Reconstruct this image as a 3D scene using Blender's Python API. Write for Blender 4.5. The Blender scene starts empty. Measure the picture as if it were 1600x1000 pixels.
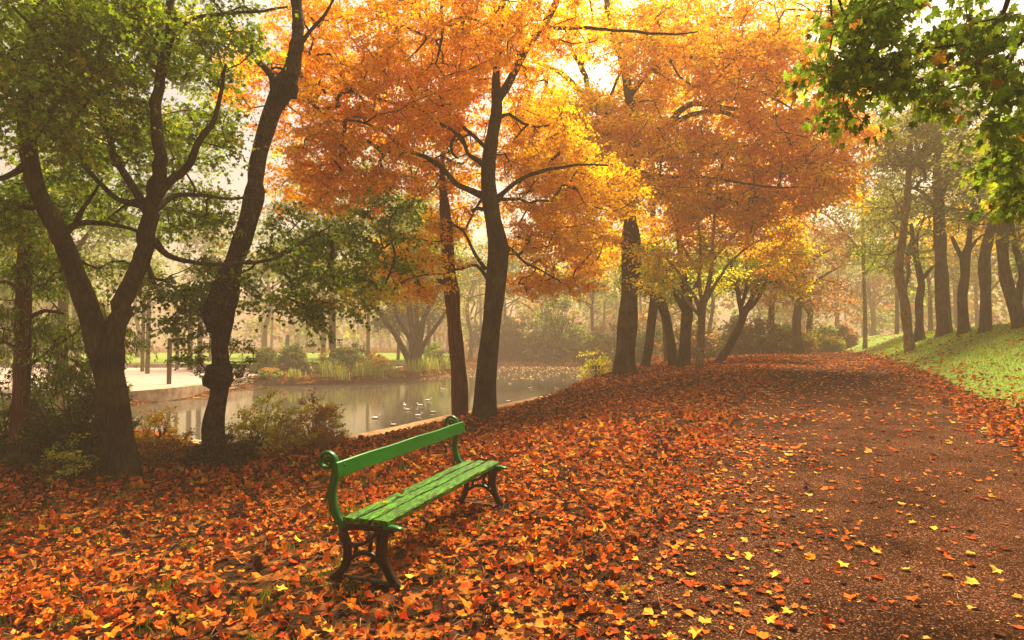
import bpy, math, random
import numpy as np
from mathutils import Vector, noise as mnoise

random.seed(7)
RS = np.random.RandomState(11)
sc = bpy.context.scene
COL = sc.collection

# ------------------------------------------------------------------ camera
F = 940.0                       # focal length in photo pixels (1600 wide)
CZ = 1.65
PITCH = math.atan(35.0 / F)
cam_d = bpy.data.cameras.new('camera')
cam_d.sensor_width = 36.0
cam_d.lens = 36.0 * F / 1600.0
cam_d.clip_start = 0.05
cam_d.clip_end = 2000.0
cam = bpy.data.objects.new('camera', cam_d)
COL.objects.link(cam)
cam.location = (0, 0, CZ)
cam.rotation_euler = (math.pi / 2 + PITCH, 0, 0)
sc.camera = cam

# ------------------------------------------------------------------ sky, sun, exposure
SUN_EL, SUN_AZ = math.radians(55), math.radians(22)      # azimuth to the right of straight ahead
w = bpy.data.worlds.new('World')
sc.world = w
w.use_nodes = True
nt = w.node_tree
bg = nt.nodes['Background']
sky = nt.nodes.new('ShaderNodeTexSky')
sky.sky_type = 'NISHITA'
sky.sun_disc = False
sky.sun_elevation = SUN_EL
sky.sun_rotation = SUN_AZ
sky.air_density = 1.0
sky.dust_density = 6.0
sky.ozone_density = 0.5
tint = nt.nodes.new('ShaderNodeMix')
tint.data_type = 'RGBA'
tint.blend_type = 'MULTIPLY'
tint.inputs[0].default_value = 1.0
tint.inputs[7].default_value = (1.0, 0.87, 0.66, 1)       # sky seen through warm autumn mist
nt.links.new(sky.outputs[0], tint.inputs[6])
nt.links.new(tint.outputs[2], bg.inputs['Color'])
bg.inputs['Strength'].default_value = 0.063
sun_d = bpy.data.lights.new('sun', 'SUN')
sun_d.energy = 5.0
sun_d.angle = math.radians(16)
sun_d.color = (1.0, 0.82, 0.55)
sun = bpy.data.objects.new('sun', sun_d)
COL.objects.link(sun)
sdir = Vector((math.sin(SUN_AZ) * math.cos(SUN_EL), math.cos(SUN_AZ) * math.cos(SUN_EL), math.sin(SUN_EL)))
sun.rotation_euler = sdir.to_track_quat('Z', 'Y').to_euler()
sc.view_settings.view_transform = 'Standard'
sc.view_settings.look = 'None'
sc.view_settings.gamma = 1.0
sc.view_settings.use_curve_mapping = False
sc.view_settings.exposure = 1.9
cy = sc.cycles
cy.use_denoising = True
cy.max_bounces = 10
cy.diffuse_bounces = 7
cy.glossy_bounces = 3
cy.transmission_bounces = 7
cy.transparent_max_bounces = 8
cy.volume_bounces = 1
cy.sample_clamp_indirect = 6.0
cy.use_adaptive_sampling = True
cy.adaptive_threshold = 0.02

# ------------------------------------------------------------------ pixel helpers
CP, SP = math.cos(PITCH), math.sin(PITCH)
def ray(px, py):
    dx, dz = (px - 800.0) / F, (500.0 - py) / F
    return np.array((dx, CP - SP * dz, SP + CP * dz))
def at(px, py, Y):
    r = ray(px, py)
    t = Y / r[1]
    return np.array((r[0] * t, Y, CZ + r[2] * t))

# ------------------------------------------------------------------ terrain
WATER_Z = -0.80
POND = np.array([(-5.6, 12.7), (-3.9, 13.9), (4.5, 31), (9.5, 42), (10, 52), (5, 61), (-3, 61), (-5.5, 52), (-4.4, 46.5), (-6.6, 40.5),
                 (-9.0, 36.0), (-11.5, 34.6), (-14.4, 34), (-14.0, 27.7), (-14.8, 23.7), (-18.5, 19), (-19, 17.5), (-13, 16.0), (-8.3, 14.2)])
def sstep(a, b, x):
    t = np.clip((x - a) / (b - a), 0, 1)
    return t * t * (3 - 2 * t)
def pond_dist(x, y):
    x = np.asarray(x, float); y = np.asarray(y, float)
    best = np.full(x.shape, 1e9); inside = np.zeros(x.shape, bool)
    n = len(POND)
    for i in range(n):
        ax, ay = POND[i]; bx, by = POND[(i + 1) % n]
        ex, ey = bx - ax, by - ay
        t = np.clip(((x - ax) * ex + (y - ay) * ey) / (ex * ex + ey * ey), 0, 1)
        best = np.minimum(best, np.hypot(x - ax - t * ex, y - ay - t * ey))
        c = ((ay > y) != (by > y)) & (x < (bx - ax) * (y - ay) / (by - ay + 1e-12) + ax)
        inside ^= c
    return np.where(inside, -best, best)
def uv_of(x, y):
    return 0.901 * x - 0.433 * y, 0.433 * x + 0.901 * y
def height(x, y):
    x = np.asarray(x, float); y = np.asarray(y, float)
    u, v = uv_of(x, y)
    rise = 0.80 * sstep(2, 32, v)
    bank = 1.55 * sstep(2.7, 7.6, u)
    lump = 0.025 * np.sin(1.3 * x + 0.7 * y) * np.sin(0.9 * y - 0.5 * x + 1) + 0.012 * np.sin(3.1 * x + 1.9 * y + 2) * np.sin(2.3 * y - 2.2 * x)
    lump = lump * (0.25 + 0.75 * sstep(0.5, 2.0, np.abs(u - 0.8)))
    low = -0.32 + 0.66 * sstep(17, 28, v)
    near = rise + (low - rise) * sstep(-2.0, -7.5, u) + bank + lump
    nf = sstep(-13.5, -9.5, u)
    far = -0.35 + 0.45 * sstep(55, 120, y)
    z = far + (near - far) * nf
    d = pond_dist(x, y)
    wide = 0.4 + 1.3 * nf
    z = np.where(d < wide, (WATER_Z + 0.10) + (z - (WATER_Z + 0.10)) * sstep(0, 1, np.clip(d, 0, None) / wide), z)
    z = np.where(d < 0, WATER_Z + 0.10 - 0.8 * sstep(0, 1.0, -d), z)
    return z
def hz(x, y):
    return float(height(np.array([x]), np.array([y]))[0])
def ground(px, py, ymax=90.0):
    """the point of the ground seen at a photo pixel"""
    r = ray(px, py)
    ys = np.concatenate([np.linspace(1.5, 30, 1500), np.linspace(30, ymax, 1500)])
    t = ys / r[1]
    z = CZ + r[2] * t - height(r[0] * t, ys)
    k = np.where(z <= 0)[0]
    i = k[0] if len(k) else len(ys) - 1
    x, y = r[0] * t[i], ys[i]
    return np.array((x, y, hz(x, y)))

# ------------------------------------------------------------------ materials
def new_mat(name):
    m = bpy.data.materials.new(name)
    m.use_nodes = True
    nt = m.node_tree
    return m, nt, nt.nodes['Principled BSDF']
def N(nt, kind, **kw):
    n = nt.nodes.new(kind)
    for k, v in kw.items():
        if k.startswith('i_'):
            n.inputs[k[2:].replace('_', ' ')].default_value = v
        else:
            setattr(n, k, v)
    return n
def ramp(nt, fac, stops):
    r = nt.nodes.new('ShaderNodeValToRGB')
    e = r.color_ramp.elements
    while len(e) < len(stops):
        e.new(0.5)
    for el, (p, c) in zip(e, stops):
        el.position = p
        el.color = (*c, 1)
    nt.links.new(fac, r.inputs[0])
    return r
def mixc(nt, fac, a, b, mode='MIX'):
    m = N(nt, 'ShaderNodeMix', data_type='RGBA', blend_type=mode)
    for s, v in ((m.inputs[0], fac), (m.inputs[6], a), (m.inputs[7], b)):
        if hasattr(v, 'node'):
            nt.links.new(v, s)
        elif isinstance(v, (int, float)):
            s.default_value = v
        else:
            s.default_value = (*v, 1)
    return m.outputs[2]
def bump(nt, bsdf, h, strength=0.5, dist=0.02):
    b = N(nt, 'ShaderNodeBump')
    b.inputs['Strength'].default_value = strength
    b.inputs['Distance'].default_value = dist
    nt.links.new(h, b.inputs['Height'])
    nt.links.new(b.outputs[0], bsdf.inputs['Normal'])

def leaf_material(name, trans=0.5, rough=0.55, spec=0.06):
    m, nt, p = new_mat(name)
    a = N(nt, 'ShaderNodeAttribute', attribute_name='Col')
    p.inputs['Roughness'].default_value = rough
    p.inputs['Specular IOR Level'].default_value = spec
    nt.links.new(a.outputs['Color'], p.inputs['Base Color'])
    tr = N(nt, 'ShaderNodeBsdfTranslucent')
    nt.links.new(a.outputs['Color'], tr.inputs['Color'])
    mx = N(nt, 'ShaderNodeMixShader')
    mx.inputs[0].default_value = trans
    nt.links.new(p.outputs[0], mx.inputs[1])
    nt.links.new(tr.outputs[0], mx.inputs[2])
    nt.links.new(mx.outputs[0], nt.nodes['Material Output'].inputs['Surface'])
    return m
M_LEAF = leaf_material('leaf', 0.68, 0.6, 0.0)
M_LITTER = leaf_material('fallen_leaf', 0.25, 0.55, 0.03)
M_GRASS = leaf_material('grass_blade', 0.4, 0.5)

def bark_material(name, dark, light, zs=0.18, scale=9.0, bands=0.0, moss=0.0, bstr=0.9):
    m, nt, p = new_mat(name)
    tc = N(nt, 'ShaderNodeTexCoord')
    mp = N(nt, 'ShaderNodeMapping')
    mp.inputs['Scale'].default_value = (1, 1, zs)
    nt.links.new(tc.outputs['Object'], mp.inputs[0])
    n1 = N(nt, 'ShaderNodeTexNoise', i_Scale=scale, i_Detail=8.0, i_Roughness=0.65, i_Distortion=0.4)
    nt.links.new(mp.outputs[0], n1.inputs['Vector'])
    v1 = N(nt, 'ShaderNodeTexVoronoi', i_Scale=scale * 1.6)
    v1.feature = 'DISTANCE_TO_EDGE'
    nt.links.new(mp.outputs[0], v1.inputs['Vector'])
    c = ramp(nt, n1.outputs[0], [(0.32, dark), (0.52, tuple((a + b) / 2 for a, b in zip(dark, light))), (0.72, light)])
    col = c.outputs[0]
    big = N(nt, 'ShaderNodeTexNoise', i_Scale=1.6, i_Detail=4.0)
    nt.links.new(tc.outputs['Object'], big.inputs['Vector'])
    if bands:
        mp2 = N(nt, 'ShaderNodeMapping')
        mp2.inputs['Scale'].default_value = (1.6, 1.6, 4.5)
        nt.links.new(tc.outputs['Object'], mp2.inputs[0])
        n2 = N(nt, 'ShaderNodeTexNoise', i_Scale=3.0, i_Detail=5.0)
        nt.links.new(mp2.outputs[0], n2.inputs['Vector'])
        r2 = ramp(nt, n2.outputs[0], [(0.48, (0, 0, 0)), (0.60, (.7, .7, .7))])
        col = mixc(nt, r2.outputs[0], col, tuple(v * 0.25 for v in dark))
        r3 = ramp(nt, big.outputs[0], [(0.45, (0, 0, 0)), (0.6, (1, 1, 1))])
        col = mixc(nt, r3.outputs[0], col, dark)
    if moss:
        r4 = ramp(nt, big.outputs[0], [(0.42, (0, 0, 0)), (0.68, (moss, moss, moss))])
        col = mixc(nt, r4.outputs[0], col, (0.10, 0.10, 0.02))
    nt.links.new(col, p.inputs['Base Color'])
    p.inputs['Roughness'].default_value = 0.9
    p.inputs['Specular IOR Level'].default_value = 0.06
    mm = N(nt, 'ShaderNodeMath', operation='MULTIPLY')
    nt.links.new(n1.outputs[0], mm.inputs[0])
    vr = ramp(nt, v1.outputs['Distance'], [(0.0, (0.3, 0.3, 0.3)), (0.25, (1, 1, 1))])
    nt.links.new(vr.outputs[0], mm.inputs[1])
    cr = ramp(nt, v1.outputs['Distance'], [(0.0, (.62, .62, .62)), (0.16, (1.05, 1.05, 1.05))])
    nt.links.new(mixc(nt, 1.0, col, cr.outputs[0], 'MULTIPLY'), p.inputs['Base Color'])
    bump(nt, p, mm.outputs[0], bstr, 0.07)
    return m
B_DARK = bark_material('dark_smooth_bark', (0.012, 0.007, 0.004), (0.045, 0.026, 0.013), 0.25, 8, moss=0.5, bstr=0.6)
B_BIRCH = bark_material('gnarled_birch_bark', (0.014, 0.008, 0.004), (0.12, 0.075, 0.04), 0.4, 8, bands=1.0, bstr=1.0)
B_RED = bark_material('red_fibrous_bark', (0.06, 0.023, 0.012), (0.26, 0.105, 0.05), 0.06, 14, bstr=1.0)
B_BEECH = bark_material('beech_bark', (0.018, 0.011, 0.005), (0.07, 0.045, 0.018), 0.15, 7, moss=0.8, bstr=0.8)
B_PALE = bark_material('pale_bark', (0.16, 0.12, 0.06), (0.38, 0.30, 0.16), 0.3, 9, moss=0.6)
B_GREY = bark_material('grey_bark', (0.03, 0.02, 0.012), (0.10, 0.068, 0.04), 0.2, 7, moss=0.5)

# ------------------------------------------------------------------ mesh building
def link_mesh(name, verts, faces, mat, parent=None, smooth=True, cols=None, loc=(0, 0, 0), mat2=None, n2=0):
    """mat2 for the last n2 faces; faces: list of (n, k) int arrays"""
    me = bpy.data.meshes.new(name)
    verts = np.asarray(verts, np.float32) - np.asarray(loc, np.float32)
    me.vertices.add(len(verts))
    me.vertices.foreach_set('co', verts.ravel())
    faces = [np.asarray(f, np.int32) for f in faces if len(f)]
    loops = np.concatenate([f.ravel() for f in faces])
    tot = np.concatenate([np.full(len(f), f.shape[1], np.int32) for f in faces])
    start = np.concatenate([[0], np.cumsum(tot)[:-1]]).astype(np.int32)
    me.loops.add(len(loops))
    me.loops.foreach_set('vertex_index', loops)
    me.polygons.add(len(tot))
    me.polygons.foreach_set('loop_start', start)
    me.polygons.foreach_set('loop_total', tot)
    me.polygons.foreach_set('use_smooth', np.full(len(tot), smooth, bool))
    me.update(calc_edges=True)
    if cols is not None:
        a = me.color_attributes.new('Col', 'FLOAT_COLOR', 'POINT')
        c4 = np.ones((len(verts), 4), np.float32)
        c4[:, :3] = cols
        a.data.foreach_set('color', c4.ravel())
    me.materials.append(mat)
    if mat2 is not None:
        me.materials.append(mat2)
        mi = np.zeros(len(tot), np.int32)
        mi[len(tot) - n2:] = 1
        me.polygons.foreach_set('material_index', mi)
        sm = np.full(len(tot), False); sm[len(tot) - n2:] = True
        me.polygons.foreach_set('use_smooth', sm)
    o = bpy.data.objects.new(name, me)
    COL.objects.link(o)
    if parent is not None:
        o.parent = parent
    else:
        o.location = loc
    return o

class MB:
    def __init__(self):
        self.v, self.f3, self.f4, self.n = [], [], [], 0
    def add(self, v, f):
        v = np.asarray(v, float)
        for q in f:
            q = np.asarray(q, int)
            if len(q):
                (self.f3 if q.shape[1] == 3 else self.f4).append(q + self.n)
        self.v.append(v)
        self.n += len(v)
    def tube(self, P, R, sides=8, lump=0.0, seed=0, flare=0.0, cap=True, squash=None):
        P = np.asarray(P, float); R = np.asarray(R, float)
        n = len(P)
        T = np.gradient(P, axis=0)
        T /= np.linalg.norm(T, axis=1)[:, None] + 1e-9
        ref = np.array((1.0, 0, 0)) if abs(T[0][0]) < 0.9 else np.array((0, 1.0, 0))
        a = ref - T[0] * ref.dot(T[0]); a /= np.linalg.norm(a)
        ang = np.arange(sides) * 2 * math.pi / sides
        rings = []
        s = 0.0
        rng = np.random.RandomState(seed)
        ph = rng.rand(6) * 6.28
        for i in range(n):
            a = a - T[i] * a.dot(T[i]); a /= np.linalg.norm(a) + 1e-9
            b = np.cross(T[i], a)
            if i: s += np.linalg.norm(P[i] - P[i - 1])
            r = np.full(sides, R[i])
            if lump:
                q = s / max(R[i], 0.02)
                r = r * (1 + lump * (0.5 * np.sin(2 * ang + ph[0] + 0.5 * q) + 0.5 * np.sin(3 * ang + ph[1] - 0.35 * q) + 0.35 * np.sin(5 * ang + ph[2] + 0.2 * q)) + lump * 0.6 * math.sin(0.9 * q + ph[3]))
            if flare:
                e = math.exp(-s / (flare * 1.1))
                r = r * (1 + 0.34 * e + e * 0.22 * np.cos(5 * ang + ph[4]) + e * 0.16 * np.cos(3 * ang + ph[5]))
            rings.append(P[i] + np.outer(np.cos(ang) * r, a) + np.outer(np.sin(ang) * r, b))
        V = np.concatenate(rings)
        i0 = np.arange(sides); i1 = (i0 + 1) % sides
        F4 = np.concatenate([np.stack([k * sides + i0, k * sides + i1, (k + 1) * sides + i1, (k + 1) * sides + i0], 1) for k in range(n - 1)])
        f = [F4]
        if cap:
            V = np.concatenate([V, [P[-1] + T[-1] * R[-1] * 0.6], [P[0] - T[0] * 0.0]])
            e = (n - 1) * sides
            f.append(np.stack([e + i0, e + i1, np.full(sides, n * sides)], 1))
            f.append(np.stack([i1, i0, np.full(sides, n * sides + 1)], 1))
        self.add(V, f)
    def box(self, c, s, R=None):
        v = np.array([(x, y, z) for x in (-.5, .5) for y in (-.5, .5) for z in (-.5, .5)]) * np.asarray(s, float)
        if R is not None: v = v @ np.asarray(R).T
        self.add(v + np.asarray(c, float), [np.array([(0, 1, 3, 2), (4, 6, 7, 5), (0, 4, 5, 1), (2, 3, 7, 6), (0, 2, 6, 4), (1, 5, 7, 3)])])
    def build(self, name, mat, parent=None, smooth=True, loc=(0, 0, 0), cols=None):
        f = []
        if self.f3: f.append(np.concatenate(self.f3))
        if self.f4: f.append(np.concatenate(self.f4))
        return link_mesh(name, np.concatenate(self.v), f, mat, parent, smooth, cols, loc)

def smooth_path(P, R, step):
    """Catmull-Rom resample of a polyline with radii"""
    P = np.asarray(P, float); R = np.asarray(R, float)
    if len(P) == 2:
        n = max(3, int(np.linalg.norm(P[1] - P[0]) / step))
        t = np.linspace(0, 1, n)[:, None]
        return P[0] + (P[1] - P[0]) * t, R[0] + (R[1] - R[0]) * t[:, 0]
    E = np.concatenate([[2 * P[0] - P[1]], P, [2 * P[-1] - P[-2]]])
    out, rr = [], []
    for i in range(len(P) - 1):
        p0, p1, p2, p3 = E[i:i + 4]
        n = max(2, int(np.linalg.norm(p2 - p1) / step))
        for t in np.arange(n) / n:
            out.append(0.5 * (2 * p1 + (p2 - p0) * t + (2 * p0 - 5 * p1 + 4 * p2 - p3) * t * t + (3 * p1 - p0 - 3 * p2 + p3) * t ** 3))
            rr.append(R[i] + (R[i + 1] - R[i]) * t)
    out.append(P[-1]); rr.append(R[-1])
    return np.array(out), np.array(rr)

# ------------------------------------------------------------------ leaves
def leaf_shape(kind):
    if kind == 'maple':
        half = [(0, 1.0), (14, .66), (20, .70), (32, .48), (44, .86), (52, .74), (62, .66), (74, .46), (92, .66), (104, .52), (122, .36), (150, .34), (172, .16)]
        pts = [(r * math.sin(math.radians(a)), r * math.cos(math.radians(a)) + .34) for a, r in half]
        pts += [(-x, y) for x, y in reversed(pts[1:])]
        v = [(0, .34, 0)] + [(x, y, 0.22 * abs(x) ** 1.3 - 0.12 * (y - .34) ** 2) for x, y in pts]
        n = len(pts)
        f = np.array([(0, 1 + (i + 1) % n, 1 + i) for i in range(n)])
        return np.array(v) * np.array((.72, .72, .72)), f
    if kind == 'lobed':
        half = [(0, 1.0), (24, .55), (48, .85), (72, .46), (100, .62), (135, .34), (180, .2)]
        pts = [(r * math.sin(math.radians(a)), r * math.cos(math.radians(a)) + .3) for a, r in half]
        pts += [(-x, y) for x, y in reversed(pts[1:-1])]
        v = [(0, .3, 0)] + [(x, y, 0.25 * abs(x) - 0.1 * (y - .3) ** 2) for x, y in pts]
        n = len(pts)
        f = np.array([(0, 1 + (i + 1) % n, 1 + i) for i in range(n)])
        return np.array(v) * .75, f
    if kind == 'litter':
        half = [(0, 1.0), (20, .74), (44, .90), (72, .60), (98, .66), (138, .36), (180, .2)]
        pts = [(r * math.sin(math.radians(a)), r * math.cos(math.radians(a)) + .3) for a, r in half]
        pts += [(-x, y) for x, y in reversed(pts[1:-1])]
        v = [(0, .3, 0)] + [(x, y, 0.25 * abs(x) - 0.1 * (y - .3) ** 2) for x, y in pts]
        n = len(pts)
        f = np.array([(0, 1 + (i + 1) % n, 1 + i) for i in range(n)])
        return np.array(v) * .75, f
    if kind == 'oval':
        v = np.array([(0, 0, 0), (-.30, .35, .1), (-.22, .75, .06), (0, 1.05, -.1), (.22, .75, .06), (.30, .35, .1), (0, .5, 0)])
        f = np.array([(6, 1, 0), (6, 2, 1), (6, 3, 2), (6, 4, 3), (6, 5, 4), (6, 0, 5)])
        return v, f
    if kind == 'kite':
        v = np.array([(0, 0, 0), (-.36, .5, .13), (0, 1.05, -.06), (.36, .5, .13)])
        return v, np.array([(0, 2, 1), (0, 3, 2)])
    if kind == 'spray':
        v = np.array([(0, 0, 0), (-.22, .45, .05), (-.06, .6, 0), (-.16, .95, -.1), (0, 1.25, -.2), (.14, .9, -.1), (.06, .6, 0), (.24, .5, .05)])
        return v, np.array([(0, 2, 1), (0, 6, 2), (0, 7, 6), (2, 4, 3), (2, 6, 4), (6, 5, 4)])
SHAPES = {k: leaf_shape(k) for k in ('maple', 'lobed', 'litter', 'oval', 'kite', 'spray')}

def leaves(P, tip, nrm, size, col, shape, rng, crumple=0.0, roll=None):
    v, f = SHAPES[shape]
    n, k = len(P), len(v)
    tip = tip / (np.linalg.norm(tip, axis=1)[:, None] + 1e-9)
    nrm = nrm - tip * (nrm * tip).sum(1)[:, None]
    nrm /= np.linalg.norm(nrm, axis=1)[:, None] + 1e-9
    side = np.cross(tip, nrm)
    vv = np.repeat(v[None], n, 0).copy()
    if np.ndim(crumple) or crumple:
        crumple = np.reshape(crumple, (-1, 1))
        c1 = rng.randn(n, 1) * crumple; c2 = rng.randn(n, 1) * crumple; c3 = np.abs(rng.randn(n, 1)) * crumple
        y = vv[:, :, 1] - .35; x = vv[:, :, 0]
        vv[:, :, 2] += c1 * x * 1.0 + c2 * y * y * 1.2 + (c3 * 1.6) * x * x + c1 * x * y * 1.5 + rng.randn(n, k) * crumple * .12
        sh = 1 - np.clip(np.abs(c3) * .35, 0, .45)
        vv[:, :, 0] *= sh
    vv *= size[:, None, None]
    W = P[:, None] + vv[:, :, :1] * side[:, None] + vv[:, :, 1:2] * tip[:, None] + vv[:, :, 2:] * nrm[:, None]
    FF = (f[None] + (np.arange(n) * k)[:, None, None]).reshape(-1, 3)
    C = np.repeat(col, k, 0)
    return W.reshape(-1, 3), FF, C

PAL = {
    'orange': [((.95, .44, .002), 4), ((.95, .54, .002), 3), ((.95, .34, .002), 2), ((.55, .34, .02), .6)],
    'amber': [((.95, .51, .004), 4), ((.95, .62, .006), 2.5), ((.70, .46, .010), 1.2), ((.95, .38, .004), 2.2)],
    'ochre': [((.92, .54, .008), 3), ((.62, .50, .012), 2), ((.95, .45, .006), 3)],
    'pinkish': [((.95, .42, .015), 3), ((.92, .30, .03), 1), ((.95, .54, .015), 3)],
    'olive': [((.18, .28, .008), 4), ((.27, .37, .010), 3), ((.50, .44, .012), .9), ((.09, .15, .008), 2.5)],
    'green': [((.17, .29, .014), 4), ((.26, .38, .016), 3), ((.45, .43, .025), .7), ((.08, .15, .012), 2)],
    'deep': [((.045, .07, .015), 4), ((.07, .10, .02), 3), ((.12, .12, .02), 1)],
    'maple': [((.12, .19, .010), 4), ((.19, .27, .014), 3), ((.34, .38, .02), .8), ((.45, .20, .02), .35), ((.07, .11, .008), 3)],
    'yellow': [((.95, .60, .02), 4), ((.85, .58, .03), 2), ((.6, .5, .04), 1)],
    'lime': [((.58, .56, .035), 3), ((.75, .64, .04), 3), ((.36, .42, .03), 2), ((.8, .52, .04), 1)],
    'brown': [((.42, .19, .06), 3), ((.33, .14, .04), 3), ((.55, .28, .06), 2)],
    'misty': [((.22, .23, .035), 3), ((.34, .28, .04), 2), ((.14, .17, .03), 2)],
    'rust': [((.42, .17, .04), 3), ((.30, .14, .04), 3), ((.36, .22, .05), 2)],
    'greengold': [((.75, .62, .015), 3), ((.34, .42, .02), 3), ((.95, .56, .01), 2.5), ((.92, .36, .01), 1)],
    'purple': [((.10, .04, .025), 2), ((.07, .06, .02), 3), ((.16, .07, .03), 1)],
}
TONE = {'olive': .9, 'green': .85, 'misty': .95}
def pick(pal, n, rng, base=None, keep=0.5):
    cols = np.array([c for c, _ in PAL[pal]]) * TONE.get(pal, 1.0); wt = np.array([q for _, q in PAL[pal]], float); wt /= wt.sum()
    i = rng.choice(len(cols), n, p=wt)
    if base is not None:
        i = np.where(rng.rand(n) < keep, base, i)
    c = cols[i] * np.exp(rng.randn(n, 1) * .16)
    return np.clip(c, 0, .96)
def pal_base(pal, rng, n):
    wt = np.array([q for _, q in PAL[pal]], float)
    return rng.choice(len(wt), n, p=wt / wt.sum())

# ------------------------------------------------------------------ tags
def tag(o, label=None, cat=None, group=None, kind=None):
    if label: o['label'] = label
    if cat: o['category'] = cat
    if group: o['group'] = group
    if kind: o['kind'] = kind
    return o
def empty(name, loc, label=None, cat=None, group=None):
    o = bpy.data.objects.new(name, None)
    o.empty_display_size = 0.3
    o.location = tuple(loc)
    COL.objects.link(o)
    return tag(o, label, cat, group)
def copy_tree(o, parent=None):
    c = o.copy()
    COL.objects.link(c)
    if parent is not None: c.parent = parent
    for ch in list(o.children):
        copy_tree(ch, c)
    return c

# ------------------------------------------------------------------ plants
def grow_crown(skel, crown, Y, rng, step, px=True):
    """skel: list of (points, radii). Sample points in the crown's ellipsoids, join each to the nearest branch.
    returns branch chains, ends (pos, dir, palette)"""
    pos = np.concatenate([p for p, _ in skel]); rad = np.concatenate([r for _, r in skel])
    par = list(range(-1, len(pos) - 1)); fixed = [True] * len(pos)
    tgt = []
    for e in crown:
        if px:
            cx, cyy, rx, ry, dY, rY, n, pal = e
            for _ in range(n):
                for _t in range(20):
                    q = rng.uniform(-1, 1, 3)
                    if (q * q).sum() <= 1: break
                tgt.append((at(cx + q[0] * rx, cyy + q[1] * ry, max(2.5, Y + dY + q[2] * rY)), pal))
        else:
            c, r, n, pal = e
            for _ in range(n):
                for _t in range(20):
                    q = rng.uniform(-1, 1, 3)
                    if (q * q).sum() <= 1: break
                q = q / (np.linalg.norm(q) + 1e-6) * np.linalg.norm(q) ** .6
                tgt.append((np.asarray(c) + q * np.asarray(r), pal))
    T = np.array([t for t, _ in tgt])
    d0 = np.min(np.linalg.norm(T[:, None] - pos[None, ::2], axis=2), axis=1)
    order = np.argsort(d0)
    cap = len(pos) + 9 * len(T) + 10
    PP = np.zeros((cap, 3)); PP[:len(pos)] = pos
    start_ok = np.zeros(cap)          # cost per node: avoid low trunk
    n0 = 0
    for p, r in skel:
        m = len(p)
        n0 += m
    zmin = pos[:, 2].min(); zmax = T[:, 2].max()
    start_ok[:len(pos)] = np.where(pos[:, 2] < zmin + 0.22 * (zmax - zmin), 3.0, 0.0)
    npos = len(pos)
    parent = np.full(cap, -1); parent[:npos] = par
    chains, ends = [], []
    dirs = np.zeros((cap, 3)); dirs[:npos] = np.gradient(pos, axis=0)
    for i in order:
        a, pal = tgt[i]
        dv = a - PP[:npos]
        d = np.linalg.norm(dv, axis=1)
        up = -dv[:, 2] / (d + 1e-6)                     # joining from above costs more
        j = int(np.argmin(d * (1 + .35 * np.clip(up, 0, 1)) + start_ok[:npos]))
        L = d[j]
        k = int(np.clip(L / step, 1, 8))
        p0 = PP[j]
        dj = dirs[j] / (np.linalg.norm(dirs[j]) + 1e-9)
        ctrl = p0 + dj * .35 * L + np.array((0, 0, .12 * L)) + rng.randn(3) * .08 * L
        idx = [j]
        prev = j
        for s in range(1, k + 1):
            t = s / k
            q = (1 - t) ** 2 * p0 + 2 * t * (1 - t) * ctrl + t * t * a
            if s < k: q = q + rng.randn(3) * .07 * min(L, 1.5) / math.sqrt(k)
            PP[npos] = q
            parent[npos] = prev
            dirs[npos] = q - PP[prev]
            idx.append(npos)
            prev = npos
            npos += 1
        chains.append(idx)
        ends.append((prev, pal))
    cnt = np.zeros(cap)
    for e, _ in ends:
        k = e
        while k >= len(pos):
            cnt[k] += 1
            k = parent[k]
    E = np.array([PP[e] for e, _ in ends]); D = np.array([dirs[e] for e, _ in ends])
    return PP, chains, cnt, rad, E, D, [p for _, p in ends]

def foliage(E, D, pals, rng, per=80, twigs=5, spread=0.55, size=0.085, shape='kite', flat=0.3, droop=0.25, tilt=0.55, twig_r=0.004, mb=None, keep=0.45, size_var=.22):
    n = len(E)
    D = D / (np.linalg.norm(D, axis=1)[:, None] + 1e-9)
    V, Fc, C = [], [], []
    off = 0
    nt_ = n * twigs
    base = np.repeat(E, twigs, 0)
    dr = np.repeat(D, twigs, 0) * .5 + rng.randn(nt_, 3) * np.array((1, 1, flat))
    dr /= np.linalg.norm(dr, axis=1)[:, None]
    ln = spread * rng.uniform(.45, 1.1, nt_)
    if mb is not None and twig_r:
        for b, d, l in zip(base, dr, ln):
            mid = b + d * l * .5 + np.array((0, 0, .04 * l)) + rng.randn(3) * .03 * l
            end = b + d * l + np.array((0, 0, -droop * .3 * l))
            mb.tube([b, mid, end], [twig_r, twig_r * .7, twig_r * .35], 3, cap=False)
    m = max(1, per // twigs)
    tid = np.repeat(np.arange(nt_), m)
    t = rng.uniform(.08, 1.05, len(tid))
    d = dr[tid]
    lat = np.cross(d, (0, 0, 1.0)); lat /= np.linalg.norm(lat, axis=1)[:, None] + 1e-9
    sgn = rng.choice([-1, 1], len(tid))
    P = base[tid] + d * (t * ln[tid])[:, None] + lat * (sgn * rng.uniform(0, .9, len(tid)) * size)[:, None]
    P[:, 2] -= droop * .3 * ln[tid] * t * t
    P += rng.randn(*P.shape) * spread * .09
    tip = d * .5 + lat * (sgn * rng.uniform(.2, 1.2, len(tid)))[:, None] + rng.randn(*P.shape) * .35
    tip[:, 2] -= droop * rng.uniform(.3, 1.8, len(tid))
    nrm = np.array((0, 0, 1.0)) + rng.randn(*P.shape) * tilt
    sz = size * np.exp(rng.randn(len(tid)) * size_var)
    pals = np.array(pals)
    cols = np.zeros((len(tid), 3))
    lp = pals[tid // twigs]
    for pal in sorted(set(pals)):
        k = lp == pal
        b = pal_base(pal, rng, n)[(tid // twigs)[k]]
        cols[k] = pick(pal, int(k.sum()), rng, b, keep)
    return leaves(P, tip, nrm, sz, cols, shape, rng, .25)

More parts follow.
